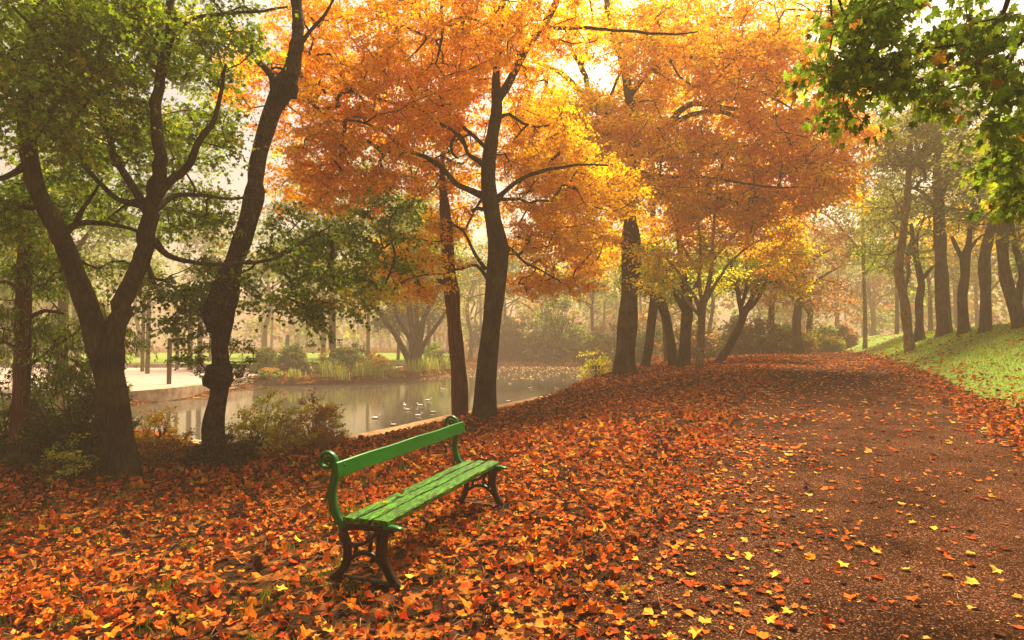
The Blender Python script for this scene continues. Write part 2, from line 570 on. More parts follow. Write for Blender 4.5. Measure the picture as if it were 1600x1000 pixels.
def leafy(name, V, Fc, C, br, bark, root, g):
    bv = np.concatenate(br.v)
    bf = [np.concatenate(q) + len(V) for q in (br.f3, br.f4) if q]
    return link_mesh(name, np.concatenate([V, bv]), [Fc] + bf, M_LEAF, root, False, np.concatenate([C, np.full((len(bv), 3), .1)]), g, bark, sum(len(q) for q in bf))

def tree(name, label, cat, limbs, crown, Y=None, group=None, bark=None, seed=1, per=80, twigs=5, spread=.55, size=.085, shape='kite',
         flat=.3, droop=.25, tilt=.55, twig_r=.004, lump=.12, flare=None, sides=14, branch_r=None, keep=.45, parts=None, min_r=.006, px=True, crown_name='crown', base=None, maxr=.4):
    """limbs: polylines of (px, py, width_px[, depth offset]); the first is the trunk, starting at its base"""
    rng = np.random.RandomState(seed)
    b = limbs[0][0]
    if base is None:
        if Y is None:
            g = ground(b[0], b[1]); Y = g[1]
        else:
            g = at(b[0], b[1], Y); g[2] = hz(g[0], g[1])
    else:
        g = np.asarray(base, float); Y = g[1]
    root = empty(name, g, label, cat, group)
    tr = MB()
    skel = []
    step = max(.08, Y * .011)
    for li, L in enumerate(limbs):
        P = np.array([at(q[0], q[1], Y + (q[3] if len(q) > 3 else 0)) for q in L])
        R = np.array([q[2] * .5 * (Y + (q[3] if len(q) > 3 else 0)) / F for q in L]) / (1 + .9 * lump)
        if li == 0:
            P[0] = g
            P = np.concatenate([[g - np.array((0, 0, .25))], P]); R = np.concatenate([[R[0]], R])
        P, R = smooth_path(P, R, step)
        if li:
            wv = np.array([mnoise.noise_vector((p[0] * 2.2 / max(.5, Y / 12), p[1] * 2.2 / max(.5, Y / 12) + li * 7, p[2] * 2.2 / max(.5, Y / 12))) for p in P])
            fade = np.clip(np.arange(len(P)) / 6.0, 0, 1)
            P = P + (wv * np.minimum(R * 1.3, .0035 * Y)[:, None] + rng.randn(*P.shape) * (R * .10)[:, None]) * fade[:, None]
        fl = 0
        if li == 0: fl = flare if flare is not None else R[0] * 1.3
        tr.tube(P, R, sides if li == 0 else max(7, sides - 4), lump, seed * 31 + li, fl)
        skel.append((P[2:] if len(P) > 4 else P, R[2:] if len(P) > 4 else R))
    tr.build('trunk', bark or B_DARK, root, loc=g)
    if crown:
        PP, chains, cnt, rad, E, D, pals = grow_crown(skel, crown, Y, rng, max(.12, Y * .016), px)
        br = MB()
        br_r = branch_r or max(.007, Y * .0006)
        nf = len(rad)
        for ch in chains:
            P = PP[ch]
            R = np.array([max(min_r, min(maxr, br_r * max(cnt[c], 1) ** .48)) for c in ch])
            R[0] = R[1] * 1.15
            if len(P) == 2:
                P = np.array([P[0], (P[0] + P[1]) / 2, P[1]]); R = np.array([R[0], R[1], R[1]])
            br.tube(P, R, 5, cap=False)
        V, Fc, C = foliage(E, D, pals, rng, per, twigs, spread, size, shape, flat, droop, tilt, twig_r, br, keep)
        leafy(crown_name, V, Fc, C, br, bark or B_DARK, root, g)
    return root, g

def bush(name, label, cat, c, w_, h_, pal, seed=1, n=60, per=60, size=.05, shape='oval', group=None, spread=.25, twigs=4, stem=None, shell=.45, flat=.8, droop=.2, depth=None, root=None, up=0.0, tilt=.7, gap=0.0):
    """a shrub: stems rising from its base to leafy ends"""
    rng = np.random.RandomState(seed)
    g = np.asarray(c, float)
    root = empty(name, g, label, cat, group)
    dp = depth or w_
    tgt = []
    while len(tgt) < n:
        q = rng.uniform(-1, 1, 3); q[2] = abs(q[2])
        l = np.linalg.norm(q)
        if l > 1 or l < shell: continue
        tgt.append(g + np.array((q[0] * w_ / 2, q[1] * dp / 2, (gap + (1 - gap) * q[2]) * h_ * (.82 + .3 * rng.rand()))))
    E = np.array(tgt)
    D = E - g; D[:, 2] += up * np.linalg.norm(D, axis=1)
    br = MB()
    for e in E:
        s = g + np.array((rng.randn() * w_ * .06, rng.randn() * dp * .06, -.05))
        m = (s + e) / 2 + rng.randn(3) * .06 * h_ + np.array((0, 0, .15 * h_))
        P, R = smooth_path([s, m, e], [.012 * max(1, h_), .008 * max(1, h_), .004], .15 * max(1, h_))
        br.tube(P, R, 4, cap=False)
    pals = [pal if isinstance(pal, str) else pal[rng.randint(len(pal))] for _ in range(n)]
    V, Fc, C = foliage(E, D, pals, rng, per, twigs, spread, size, shape, flat, droop, tilt, .003, br)
    leafy('foliage', V, Fc, C, br, stem or B_GREY, root, g)
    return root

# ================================================================== GROUND
def soil_material():
    m, nt, p = new_mat('leafy_soil')
    g = N(nt, 'ShaderNodeNewGeometry')
    v = N(nt, 'ShaderNodeTexVoronoi', i_Scale=9.0, i_Randomness=1.0)
    n0 = N(nt, 'ShaderNodeTexNoise', i_Scale=6.0, i_Detail=6.0)
    nt.links.new(g.outputs['Position'], n0.inputs['Vector'])
    wp = N(nt, 'ShaderNodeVectorMath', operation='MULTIPLY_ADD')
    nt.links.new(n0.outputs['Color'], wp.inputs[0])
    wp.inputs[1].default_value = (.25, .25, .25)
    nt.links.new(g.outputs['Position'], wp.inputs[2])
    nt.links.new(wp.outputs[0], v.inputs['Vector'])
    sep = N(nt, 'ShaderNodeSeparateColor')
    nt.links.new(v.outputs['Color'], sep.inputs[0])
    c = ramp(nt, sep.outputs[0], [(0.0, (.015, .008, .004)), (.3, (.035, .012, .006)), (.6, (.12, .035, .009)), (.85, (.34, .11, .02)), (1.0, (.42, .2, .04))])
    n1 = N(nt, 'ShaderNodeTexNoise', i_Scale=2.2, i_Detail=7.0, i_Roughness=.7)
    nt.links.new(g.outputs['Position'], n1.inputs['Vector'])
    r1 = ramp(nt, n1.outputs[0], [(.42, (0, 0, 0)), (.62, (1, 1, 1))])
    n2 = N(nt, 'ShaderNodeTexNoise', i_Scale=40.0, i_Detail=4.0)
    nt.links.new(g.outputs['Position'], n2.inputs['Vector'])
    dark = ramp(nt, n2.outputs[0], [(.35, (.008, .005, .003)), (.65, (.03, .016, .008))])
    col = mixc(nt, r1.outputs[0], dark.outputs[0], c.outputs[0])
    nt.links.new(col, p.inputs['Base Color'])
    p.inputs['Roughness'].default_value = .9
    p.inputs['Specular IOR Level'].default_value = .0
    a = N(nt, 'ShaderNodeMath', operation='ADD')
    nt.links.new(n2.outputs[0], a.inputs[0]); nt.links.new(v.outputs['Distance'], a.inputs[1])
    bump(nt, p, a.outputs[0], .7, .03)
    return m
M_SOIL = soil_material()

def path_material():
    m, nt, p = new_mat('cinder_path')
    g = N(nt, 'ShaderNodeNewGeometry')
    def nz(s, d=5.0, r=.6):
        n = N(nt, 'ShaderNodeTexNoise', i_Scale=s, i_Detail=d, i_Roughness=r)
        nt.links.new(g.outputs['Position'], n.inputs['Vector'])
        return n
    n1, n2, n3 = nz(110, 4, .8), nz(1.1, 5), nz(14, 4)
    v = N(nt, 'ShaderNodeTexVoronoi', i_Scale=120.0)
    nt.links.new(g.outputs['Position'], v.inputs['Vector'])
    sep = N(nt, 'ShaderNodeSeparateColor')
    nt.links.new(v.outputs['Color'], sep.inputs[0])
    c = ramp(nt, n1.outputs[0], [(.36, (.008, .0036, .0022)), (.5, (.032, .0135, .0065)), (.66, (.12, .053, .026))])
    spk = ramp(nt, sep.outputs[0], [(.86, (0, 0, 0)), (.9, (1, 1, 1))])
    col = mixc(nt, spk.outputs[0], c.outputs[0], (.22, .11, .066))
    r2 = ramp(nt, n2.outputs[0], [(.35, (.5, .5, .5)), (.65, (1.25, 1.15, 1.1))])
    col = mixc(nt, 1.0, col, r2.outputs[0], 'MULTIPLY')
    nt.links.new(col, p.inputs['Base Color'])
    p.inputs['Roughness'].default_value = .85
    p.inputs['Specular IOR Level'].default_value = .0
    a = N(nt, 'ShaderNodeMath', operation='MULTIPLY_ADD')
    nt.links.new(n1.outputs[0], a.inputs[0]); a.inputs[1].default_value = 1.0
    nt.links.new(n3.outputs[0], a.inputs[2])
    bump(nt, p, a.outputs[0], .8, .018)
    return m
M_PATH = path_material()

def plain_noise(name, c1, c2, scale=8.0, rough=.85, bstr=.4, bd=.02, detail=6.0):
    m, nt, p = new_mat(name)
    g = N(nt, 'ShaderNodeNewGeometry')
    n = N(nt, 'ShaderNodeTexNoise', i_Scale=scale, i_Detail=detail, i_Roughness=.65)
    nt.links.new(g.outputs['Position'], n.inputs['Vector'])
    c = ramp(nt, n.outputs[0], [(.35, c1), (.65, c2)])
    nt.links.new(c.outputs[0], p.inputs['Base Color'])
    p.inputs['Roughness'].default_value = rough
    p.inputs['Specular IOR Level'].default_value = .15
    bump(nt, p, n.outputs[0], bstr, bd)
    return m
M_TURF = plain_noise('turf', (.065, .12, .006), (.15, .24, .012), 9.0, .9, .6, .04)
M_PAVE = plain_noise('pink_paving', (.26, .18, .155), (.38, .27, .235), 1.5, .6, .1, .01)
M_STONE = plain_noise('pond_stone', (.18, .12, .08), (.40, .28, .19), 3.0, .8, .6, .03)
M_COPING = plain_noise('coping_stone', (.22, .12, .05), (.48, .29, .13), 5.0, .85, .5, .02)

def grid_mesh(name, X, Y_, Z, mat, keep=None):
    ny, nx = X.shape
    V = np.stack([X.ravel(), Y_.ravel(), Z.ravel()], 1)
    i, j = np.meshgrid(np.arange(ny - 1), np.arange(nx - 1), indexing='ij')
    a = (i * nx + j).ravel()
    Fq = np.stack([a, a + 1, a + nx + 1, a + nx], 1)
    if keep is not None: Fq = Fq[keep.ravel()]
    return link_mesh(name, V, [Fq], mat)

def sinh_axis(lo, hi, c, a, n):
    t = np.linspace(math.asinh((lo - c) / a), math.asinh((hi - c) / a), n)
    return c + a * np.sinh(t)
gx = sinh_axis(-250, 250, 0, 5, 420)
gy = sinh_axis(-25, 250, 7, 5, 400)
GX, GY = np.meshgrid(gx, gy)
tag(grid_mesh('ground', GX, GY, height(GX, GY), M_SOIL), kind='structure')

def uv_sheet(name, u0, u1, v0, v1, du, dv, dz, mat):
    vs = np.arange(v0, v1 + dv, dv)
    n = int(round((12 if name == 'path' else 26) / 1))
    T = np.linspace(0, 1, int((6 if name == 'path' else 24) / du))
    U0 = np.array([u0(v) for v in vs]); U1 = np.array([u1(v) for v in vs])
    U = U0[:, None] + (U1 - U0)[:, None] * T[None]
    Vv = np.repeat(vs[:, None], len(T), 1)
    X = .901 * U + .433 * Vv; Yy = -.433 * U + .901 * Vv
    Z = height(X, Yy) + dz
    return tag(grid_mesh(name, X, Yy, Z, mat), kind='structure')
def wob(v, s, a):
    return a * (mnoise.noise((v * .9, s, 0)) + .6 * mnoise.noise((v * 2.7, s + 5, 0)) + .35 * mnoise.noise((v * 8.0, s + 9, 0)))
uv_sheet('path', lambda v: -1.25 + wob(v, 1.3, .35), lambda v: 2.75 + wob(v, 7.7, .3), -4, 75, .2, .12, .012, M_PATH)
uv_sheet('lawn', lambda v: 3.55 + wob(v, 3.1, .35), lambda v: 30, -6, 75, .4, .25, .02, M_TURF)

def poly_sheet(name, x0, x1, y0, y1, step, inside, dz, mat):
    xs = np.arange(x0, x1 + step, step); ys = np.arange(y0, y1 + step, step)
    X, Yy = np.meshgrid(xs, ys)
    cx = (X[:-1, :-1] + X[1:, 1:]) / 2; cyy = (Yy[:-1, :-1] + Yy[1:, 1:]) / 2
    return tag(grid_mesh(name, X, Yy, height(X, Yy) + dz, mat, inside(cx, cyy)), kind='structure')
def pave_in(x, y):
    d = pond_dist(x, y)
    edge = -14.5 - .08 * (y - 24)
    a = (x < edge + .3) & (y > 17) & (y < 47) & (d > .45)
    strip = (x > -30) & (x < -9) & (y > 44.5) & (y < 50) & (d > 1)
    return a | strip
poly_sheet('paving', -60, -8, 16, 52, .35, pave_in, .03, M_PAVE)
poly_sheet('far_lawn', -90, -2, 51, 95, 1.2, lambda x, y: (pond_dist(x, y) > 2.5) & (y > 52.5 + .0 * x) & (x < -4.5 - .05 * y), .05, M_TURF)
poly_sheet('glade', 22, 45, 62, 96, 1.0, lambda x, y: y > 60, .06, M_TURF)

# water
def water_material():
    m, nt, p = new_mat('pond_water')
    p.inputs['Base Color'].default_value = (.06, .052, .036, 1)
    p.inputs['Roughness'].default_value = .06
    p.inputs['IOR'].default_value = 1.333
    p.inputs['Specular IOR Level'].default_value = .9
    g = N(nt, 'ShaderNodeNewGeometry')
    mp = N(nt, 'ShaderNodeMapping')
    mp.inputs['Scale'].default_value = (.6, 1.6, 1)
    nt.links.new(g.outputs['Position'], mp.inputs[0])
    n = N(nt, 'ShaderNodeTexNoise', i_Scale=2.0, i_Detail=3.0)
    nt.links.new(mp.outputs[0], n.inputs['Vector'])
    bump(nt, p, n.outputs[0], .12, .03)
    return m
cen = POND.mean(0)
wx, wy = np.meshgrid(np.linspace(-22, 12, 35), np.linspace(9, 64, 56))
keep = pond_dist((wx[:-1, :-1] + wx[1:, 1:]) / 2, (wy[:-1, :-1] + wy[1:, 1:]) / 2) < 1.4
tag(grid_mesh('water', wx, wy, np.full(wx.shape, WATER_Z), water_material(), keep), kind='structure')

# stone edging of the pond
def edge_strip(name, pts, d0, d1, z0, z1, mat, step=.4, wobble=.0):
    P, _ = smooth_path([(x, y, 0) for x, y in pts], [1] * len(pts), step)
    T = np.gradient(P, axis=0); T /= np.linalg.norm(T, axis=1)[:, None]
    Nn = np.stack([T[:, 1], -T[:, 0], T[:, 2]], 1)          # to the right of travel
    mb = MB()
    n = len(P)
    a = P + Nn * d0; b = P + Nn * d1
    wv = np.array([mnoise.noise((p[0] * .8, p[1] * .8, 3)) for p in P]) * wobble
    rows = [np.c_[a[:, :2], np.full(n, z0)], np.c_[a[:, :2], z1 + wv], np.c_[b[:, :2], z1 + wv + .01], np.c_[b[:, :2], np.full(n, z0)]]
    V = np.concatenate(rows)
    f = []
    for r in range(3):
        i = np.arange(n - 1)
        f.append(np.stack([r * n + i, r * n + i + 1, (r + 1) * n + i + 1, (r + 1) * n + i], 1))
    f.append(np.array([(0, n, 2 * n, 3 * n), (n - 1, 4 * n - 1, 3 * n - 1, 2 * n - 1)]))
    mb.add(V, f)
    return mb.build(name, mat, smooth=False)
near_edge = [(-8.3, 14.2), (-5.6, 12.7), (-3.9, 13.9), (-1.1, 19.6), (1.7, 25.3), (4.5, 31), (9.5, 42)]
tag(edge_strip('stone_kerb', near_edge, -.25, .42, -1.3, -.56, M_COPING, .4, .03), kind='structure')
wall_pts = [(-18.5, 19), (-14.8, 23.7), (-14.0, 27.7), (-14.3, 33.6)]
tag(edge_strip('pond_wall', wall_pts, -.1, -.55, -1.5, -.26, M_STONE, .5, .01), 'low stone retaining wall of the paved bank across the pond', 'wall')
tag(edge_strip('raised_kerb', [(-60, 49.2), (-30, 47.6), (-17, 46.6)], 0, .5, -1, -.02, M_PAVE, 1.0), kind='structure')
bed_pts = [(-14.3, 34.0), (-11.5, 34.5), (-9.0, 35.9), (-6.6, 40.4), (-4.5, 46.4)]
tag(edge_strip('timber_edging', bed_pts, -.05, .08, -1.2, -.68, plain_noise('wet_timber', (.05, .03, .02), (.12, .07, .04), 6), .4), kind='structure')

# ================================================================== LITTER
LIT = [((.58, .115, .006), 4), ((.80, .24, .012), 2.4), ((.30, .048, .005), 3.2), ((.06, .014, .005), 3.2), ((.48, .05, .008), 1.2), ((.80, .46, .03), .5), ((.56, .24, .05), .7)]
litc = np.array([c for c, _ in LIT]) * (.74, .70, .8); litw = np.array([q for _, q in LIT], float); litw /= litw.sum()
rng = np.random.RandomState(5)
allV, allF, allC, off = [], [], [], 0
bands = [(1.4, 3.2, 470, .046, 'litter'), (3.2, 5.2, 450, .046, 'litter'), (5.2, 8, 360, .046, 'litter'), (8, 12, 230, .066, 'litter'), (12, 18, 150, .075, 'oval'), (18, 27, 100, .085, 'oval'), (27, 42, 36, .11, 'kite'), (42, 70, 9, .13, 'kite')]
for y0, y1, dens, size, shp in bands:
    hw = 1.15 * y1 + 1.5
    n = int((y1 - y0) * 2 * hw * dens)
    x = rng.uniform(-hw, hw, n); y = rng.uniform(y0, y1, n)
    u, v = uv_of(x, y)
    nz = np.array([mnoise.noise((a * .55, b * .55, 2.0)) for a, b in zip(x, y)])
    nz2 = np.array([mnoise.noise((a * 1.7, b * 1.7, 8.0)) for a, b in zip(x, y)])
    soft = nz * .9 + nz2 * .35
    drift = sstep(9, 30, v)
    pr_path = .045 + .50 * drift + .10 * np.clip(soft, 0, 1)
    side = sstep(.9, -2.1, u + soft * 1.3) ** 1.4              # leaf bed to the left of the path
    pr = pr_path + (1 - pr_path) * side
    verge = sstep(2.0, 2.9, u + soft * .4)
    pr = np.maximum(pr, verge * .8)
    lawn = sstep(3.2, 4.6, u + soft * .7)
    pr = pr * (1 - lawn) + lawn * (.16 + .16 * (soft > .1))
    bed = (u < -1.8)
    pr = np.where(bed, pr * np.clip(.76 + .85 * soft, .25, 1), pr)
    d = pond_dist(x, y)
    pr = np.where(d < .3, 0, pr)
    pr = np.where((u < -13.5) | ((u < -10) & (v > 14)), pr * .12 * (x > -14), pr)
    k = rng.rand(n) < pr
    x, y, u = x[k], y[k], u[k]
    n = len(x)
    if not n: continue
    z = height(x, y)
    onpath = (u > -1) & (u < 2.7)
    lift = np.where(onpath, rng.uniform(.014, .028, n), rng.uniform(.005, .05, n))
    a = rng.uniform(0, 6.283, n)
    ti = np.where(onpath, .08, .20)
    nrm = np.stack([rng.randn(n) * ti, rng.randn(n) * ti, np.ones(n)], 1)
    tipv = np.stack([np.cos(a), np.sin(a), np.zeros(n)], 1)
    sz = size * np.minimum(np.exp(rng.randn(n) * .36), 1.7)
    ci = rng.choice(len(litc), n, p=litw)
    C = litc[ci] * np.exp(rng.randn(n, 1) * .22)
    yel = onpath & (rng.rand(n) < .09)
    C[yel] = np.array((.60, .34, .04)) * np.exp(rng.randn(int(yel.sum()), 1) * .15)
    V, Fc, CC = leaves(np.stack([x, y, z + lift], 1), tipv, nrm, sz, np.clip(C, 0, .9), shp, rng, np.where(onpath, .20, .42))
    allV.append(V); allF.append(Fc + off); allC.append(CC); off += len(V)
# crumbled leaf bits trodden into the path
n = 60000
y = 1.5 + 16 * rng.rand(n) ** 1.3; x = rng.uniform(-.4, 1.15, n) * y
u, v = uv_of(x, y)
cl = np.array([mnoise.noise((a * .8, b * .8, 4.0)) + .6 * mnoise.noise((a * 2.5, b * 2.5, 4.0)) for a, b in zip(x, y)])
k = (u > -1.8) & (u < 3.1) & (rng.rand(n) < np.clip(.5 + .9 * cl, .1, 1))
x, y = x[k], y[k]; n = len(x); a = rng.uniform(0, 6.28, n)
bc = np.array([(.30, .075, .016), (.16, .045, .014), (.46, .16, .03), (.08, .025, .01), (.5, .27, .07)])
V, Fc, CC = leaves(np.stack([x, y, height(x, y) + .016], 1), np.stack([np.cos(a), np.sin(a), 0 * a], 1), np.stack([rng.randn(n) * .3, rng.randn(n) * .3, 0 * a + 1], 1), .014 * np.exp(rng.randn(n) * .45), bc[rng.choice(5, n, p=[.3, .25, .2, .17, .08])] * np.exp(rng.randn(n, 1) * .25), 'kite', rng, .3)
allV.append(V); allF.append(Fc + off); allC.append(CC); off += len(V)
# the larger yellow leaves lying on the path
for px, py, s in [(875, 886, .09), (1218, 905, .10), (1320, 887, .09), (1176, 873, .08), (1364, 868, .085), (1560, 896, .09), (1090, 996, .10), (1143, 882, .08), (1432, 822, .08), (640, 912, .12), (605, 785, .07), (910, 772, .09), (1235, 961, .075), (1200, 974, .08), (1530, 918, .10), (935, 836, .07), (1270, 805, .06), (432, 930, .10), (263, 897, .09), (62, 790, .08), (465, 785, .08), (240, 968, .08), (998, 880, .06)]:
    g = ground(px, py)
    a = rng.uniform(0, 6.28)
    V, Fc, CC = leaves(np.array([g + (0, 0, .03)]), np.array([(math.cos(a), math.sin(a), 0)]), np.array([(rng.randn() * .12, -.08 + rng.randn() * .08, 1)]), np.array([s * .95]), np.array([(.68, .42, .04)]), 'lobed', rng, .16)
    allV.append(V); allF.append(Fc + off); allC.append(CC); off += len(V)
tag(link_mesh('fallen_leaves', np.concatenate(allV), [np.concatenate(allF)], M_LITTER, None, False, np.concatenate(allC)), 'orange and brown fallen leaves covering the ground', 'fallen leaves', kind='stuff')

# leaf stalks and twigs in the litter
mb = MB()
for _ in range(1500):
    y = 1.6 + 9 * rng.rand() ** 1.4; x = rng.uniform(-1.1, 1.1) * y
    u, v = uv_of(x, y)
    if pond_dist(np.array([x]), np.array([y]))[0] < .5 or (u > -1.2 and rng.rand() < .75): continue
    a = rng.uniform(0, 6.28); l = rng.uniform(.04, .14)
    z = hz(x, y) + .03
    d = np.array((math.cos(a), math.sin(a), 0)) * l
    p = np.array((x, y, z))
    mb.tube([p - d * .5, p + np.array((0, 0, .012 + .02 * rng.rand())), p + d * .5], [.0014, .0016, .001], 4, cap=False)
tag(mb.build('leaf_litter', plain_noise('stalk', (.25, .13, .06), (.45, .26, .13), 20)), 'thin pale leaf stalks strewn among the fallen leaves', 'leaf stalks', kind='stuff')

# floating leaves on the pond
n = 900
P = np.stack([rng.uniform(-6, 9.5, n), 61 - 22 * rng.rand(n) ** 1.5, np.full(n, WATER_Z + .012)], 1)
P = P[pond_dist(P[:, 0], P[:, 1]) < -.3]
n = len(P); a = rng.uniform(0, 6.28, n)
V, Fc, CC = leaves(P, np.stack([np.cos(a), np.sin(a), 0 * a], 1), np.stack([0 * a, 0 * a, 0 * a + 1], 1) + rng.randn(n, 3) * .05, rng.uniform(.10, .2, n), np.clip(np.array((.55, .36, .16)) * np.exp(rng.randn(n, 1) * .3), 0, .9), 'oval', rng, .1)
tag(link_mesh('floating_leaves', V, [Fc], M_LITTER, None, False, CC), 'pale leaves floating on the far end of the pond', 'floating leaves', kind='stuff')

# grass blades of the right-hand lawn, tufts in the leaf bed
def blades(name, X, Y_, hgt, cols, label):
    n = len(X)
    Z = height(X, Y_) + .01
    a = rng.uniform(0, 6.28, n)
    s = np.stack([np.cos(a), np.sin(a), 0 * a], 1)
    ln = rng.randn(n, 2) * .45
    P = np.stack([X, Y_, Z], 1)
    wd = (.003 + .0005 * Y_)[:, None]
    tipp = P + np.stack([ln[:, 0] * hgt, ln[:, 1] * hgt, hgt], 1)
    mid = (P + tipp) / 2 + np.stack([0 * hgt, 0 * hgt, hgt * .12], 1)
    V = np.stack([P - s * wd, P + s * wd, mid + s * wd * .7, mid - s * wd * .7, tipp], 1).reshape(-1, 3)
    k = (np.arange(n) * 5)[:, None]
    return tag(link_mesh(name, V, [np.concatenate([k + np.array((0, 1, 2)), k + np.array((0, 2, 3))]), k + np.array((3, 2, 4))], M_GRASS, None, False, np.repeat(cols, 5, 0)), label, 'grass', kind='stuff')
n = 130000
y = 5 + 32 * rng.rand(n) ** 1.15; x = rng.uniform(.35, 1.25, n) * y
u, v = uv_of(x, y)
k = (u > 3.5 + rng.randn(n) * .25) & (u < 12) & (rng.rand(n) < sstep(3.2, 4.6, u) * .9 + .1)
x, y = x[k], y[k]
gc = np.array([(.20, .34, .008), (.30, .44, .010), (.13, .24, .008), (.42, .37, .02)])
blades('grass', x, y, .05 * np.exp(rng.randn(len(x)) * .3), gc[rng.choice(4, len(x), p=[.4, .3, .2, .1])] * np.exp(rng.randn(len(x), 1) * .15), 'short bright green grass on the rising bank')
tx, ty = [], []
for _ in range(90):
    y = 2.2 + 9 * rng.rand(); x = -rng.rand() * y * .95 - .2
    u, v = uv_of(x, y)
    if u > -2.2 or pond_dist(np.array([x]), np.array([y]))[0] < .8: continue
    m = rng.randint(10, 40)
    tx.append(x + rng.randn(m) * .08); ty.append(y + rng.randn(m) * .08)
tx = np.concatenate(tx); ty = np.concatenate(ty)
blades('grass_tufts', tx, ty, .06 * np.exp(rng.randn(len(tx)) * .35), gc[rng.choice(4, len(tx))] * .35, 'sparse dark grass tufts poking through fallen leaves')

# ================================================================== BENCH
def paint_material(name, c1, c2, worn, wear=.5, grain=0.0):
    m, nt, p = new_mat(name)
    tc = N(nt, 'ShaderNodeTexCoord')
    mp = N(nt, 'ShaderNodeMapping')
    mp.inputs['Scale'].default_value = (.6 if grain else 1, 3 if grain else 1, 3 if grain else 1)
    nt.links.new(tc.outputs['Object'], mp.inputs[0])
    n1 = N(nt, 'ShaderNodeTexNoise', i_Scale=7.0, i_Detail=7.0, i_Roughness=.7)
    n2 = N(nt, 'ShaderNodeTexNoise', i_Scale=22.0, i_Detail=6.0, i_Roughness=.7)
    nt.links.new(mp.outputs[0], n1.inputs['Vector']); nt.links.new(mp.outputs[0], n2.inputs['Vector'])
    c = ramp(nt, n1.outputs[0], [(.35, c1), (.65, c2)])
    r = ramp(nt, n2.outputs[0], [(.5 + .2 * (1 - wear), (0, 0, 0)), (.58 + .2 * (1 - wear), (1, 1, 1))])
    col = mixc(nt, r.outputs[0], c.outputs[0], worn)
    nt.links.new(col, p.inputs['Base Color'])
    p.inputs['Roughness'].default_value = .35
    p.inputs['Specular IOR Level'].default_value = .28
    bump(nt, p, n2.outputs[0], .25, .006)
    return m
M_GREEN = paint_material('green_paint', (.002, .090, .005), (.004, .135, .007), (.05, .035, .02), .1, 1)
M_SLAT = paint_material('mossy_green_paint', (.016, .17, .004), (.075, .25, .006), (.012, .018, .004), 1.25, 1)
M_IRON_G = paint_material('green_iron', (.002, .07, .008), (.004, .11, .01), (.03, .02, .012), .35)
M_IRON = paint_material('rusty_iron', (.006, .004, .003), (.022, .011, .007), (.012, .05, .014), .35)

bench_a = math.atan2(.937, .350)
BO = np.array((-.78, 5.24))
bench = empty('park_bench', (BO[0], BO[1], hz(*BO)), 'green slatted bench with scrolled iron ends standing in the fallen leaves', 'bench')
bench.rotation_euler = (0, .0, bench_a)
tilt_b = math.atan2(hz(BO[0] + .383, BO[1] + .924) - hz(BO[0] - .383, BO[1] - .924), 2)
bench.rotation_euler = (0, -tilt_b, bench_a)
def stroke(mb, pts, hw, x, th=.040, sides=10):
    """a cast bar in the end's plane: pts (front, up)"""
    hwl = hw if isinstance(hw, (list, tuple)) else [hw] * len(pts)
    P, R = smooth_path([(0, -f, z) for f, z in pts], hwl, .02)
    t = MB()
    t.tube(P, R, sides)
    V = np.concatenate(t.v)
    V[:, 0] = np.clip(V[:, 0] * 3, -th / 2, th / 2) + x
    fs = []
    if t.f3: fs.append(np.concatenate(t.f3))
    if t.f4: fs.append(np.concatenate(t.f4))
    mb.add(V, fs)
for sx in (-1.0, 1.0):
    mb = MB()
    stroke(mb, [(-.165, .0), (-.10, .045), (-.055, .10), (-.035, .18), (-.04, .26), (-.075, .33)], [.02, .026, .026, .024, .026, .032], sx)        # rear leg
    stroke(mb, [(.395, .0), (.335, .05), (.285, .13), (.26, .22), (.262, .30), (.28, .385)], [.02, .028, .028, .026, .026, .026], sx)               # front leg
    stroke(mb, [(-.09, .365), (.02, .385), (.16, .39), (.34, .388)], [.03, .022, .02, .02], sx)                                                        # seat bearer
    stroke(mb, [(-.075, .12), (.0, .165), (.07, .205), (.15, .21), (.21, .18), (.28, .13)], .016, sx, .034)                                            # arch
    stroke(mb, [(-.045, .27), (.02, .255), (.10, .275), (.18, .33), (.22, .385)], .014, sx, .03)
    stroke(mb, [(.03, .18), (.04, .265)], .012, sx, .03)
    stroke(mb, [(.15, .21), (.16, .31)], .012, sx, .03)
    stroke(mb, [(.21, .19), (.225, .38)], .012, sx, .03)
    stroke(mb, [(-.16, .012), (.0, .022), (.22, .022), (.39, .012)], [.016, .015, .015, .016], sx, .045)                                               # foot bar
    fr = mb.build('end_frame', M_IRON, bench)
    mb = MB()
    stroke(mb, [(-.055, .37), (-.115, .43), (-.155, .51), (-.165, .60), (-.150, .69), (-.135, .77), (-.140, .82)], [.026, .026, .025, .024, .023, .022, .022], sx, .044)
    sp = []
    for k in range(34):
        a = -.35 + k / 33 * 3.4 * math.pi * .98
        r = .076 * (1 - .80 * k / 33)
        sp.append((-.208 + r * math.cos(a), .823 + r * math.sin(a)))
    stroke(mb, [(-.137, .76)] + sp, [.020] + [.015 - .006 * k / 33 for k in range(34)], sx, .046)
    mb.tube([(sx - .024, .208, .823), (sx + .024, .208, .823)], [.010, .010], 12)
    mb.build('back_post', M_IRON_G, fr)
    mb = MB()
    stroke(mb, [(.27, .405), (.35, .408), (.405, .402)], [.016, .017, .012], sx, .05)
    mb.build('bearer_tip', M_IRON_G, fr)

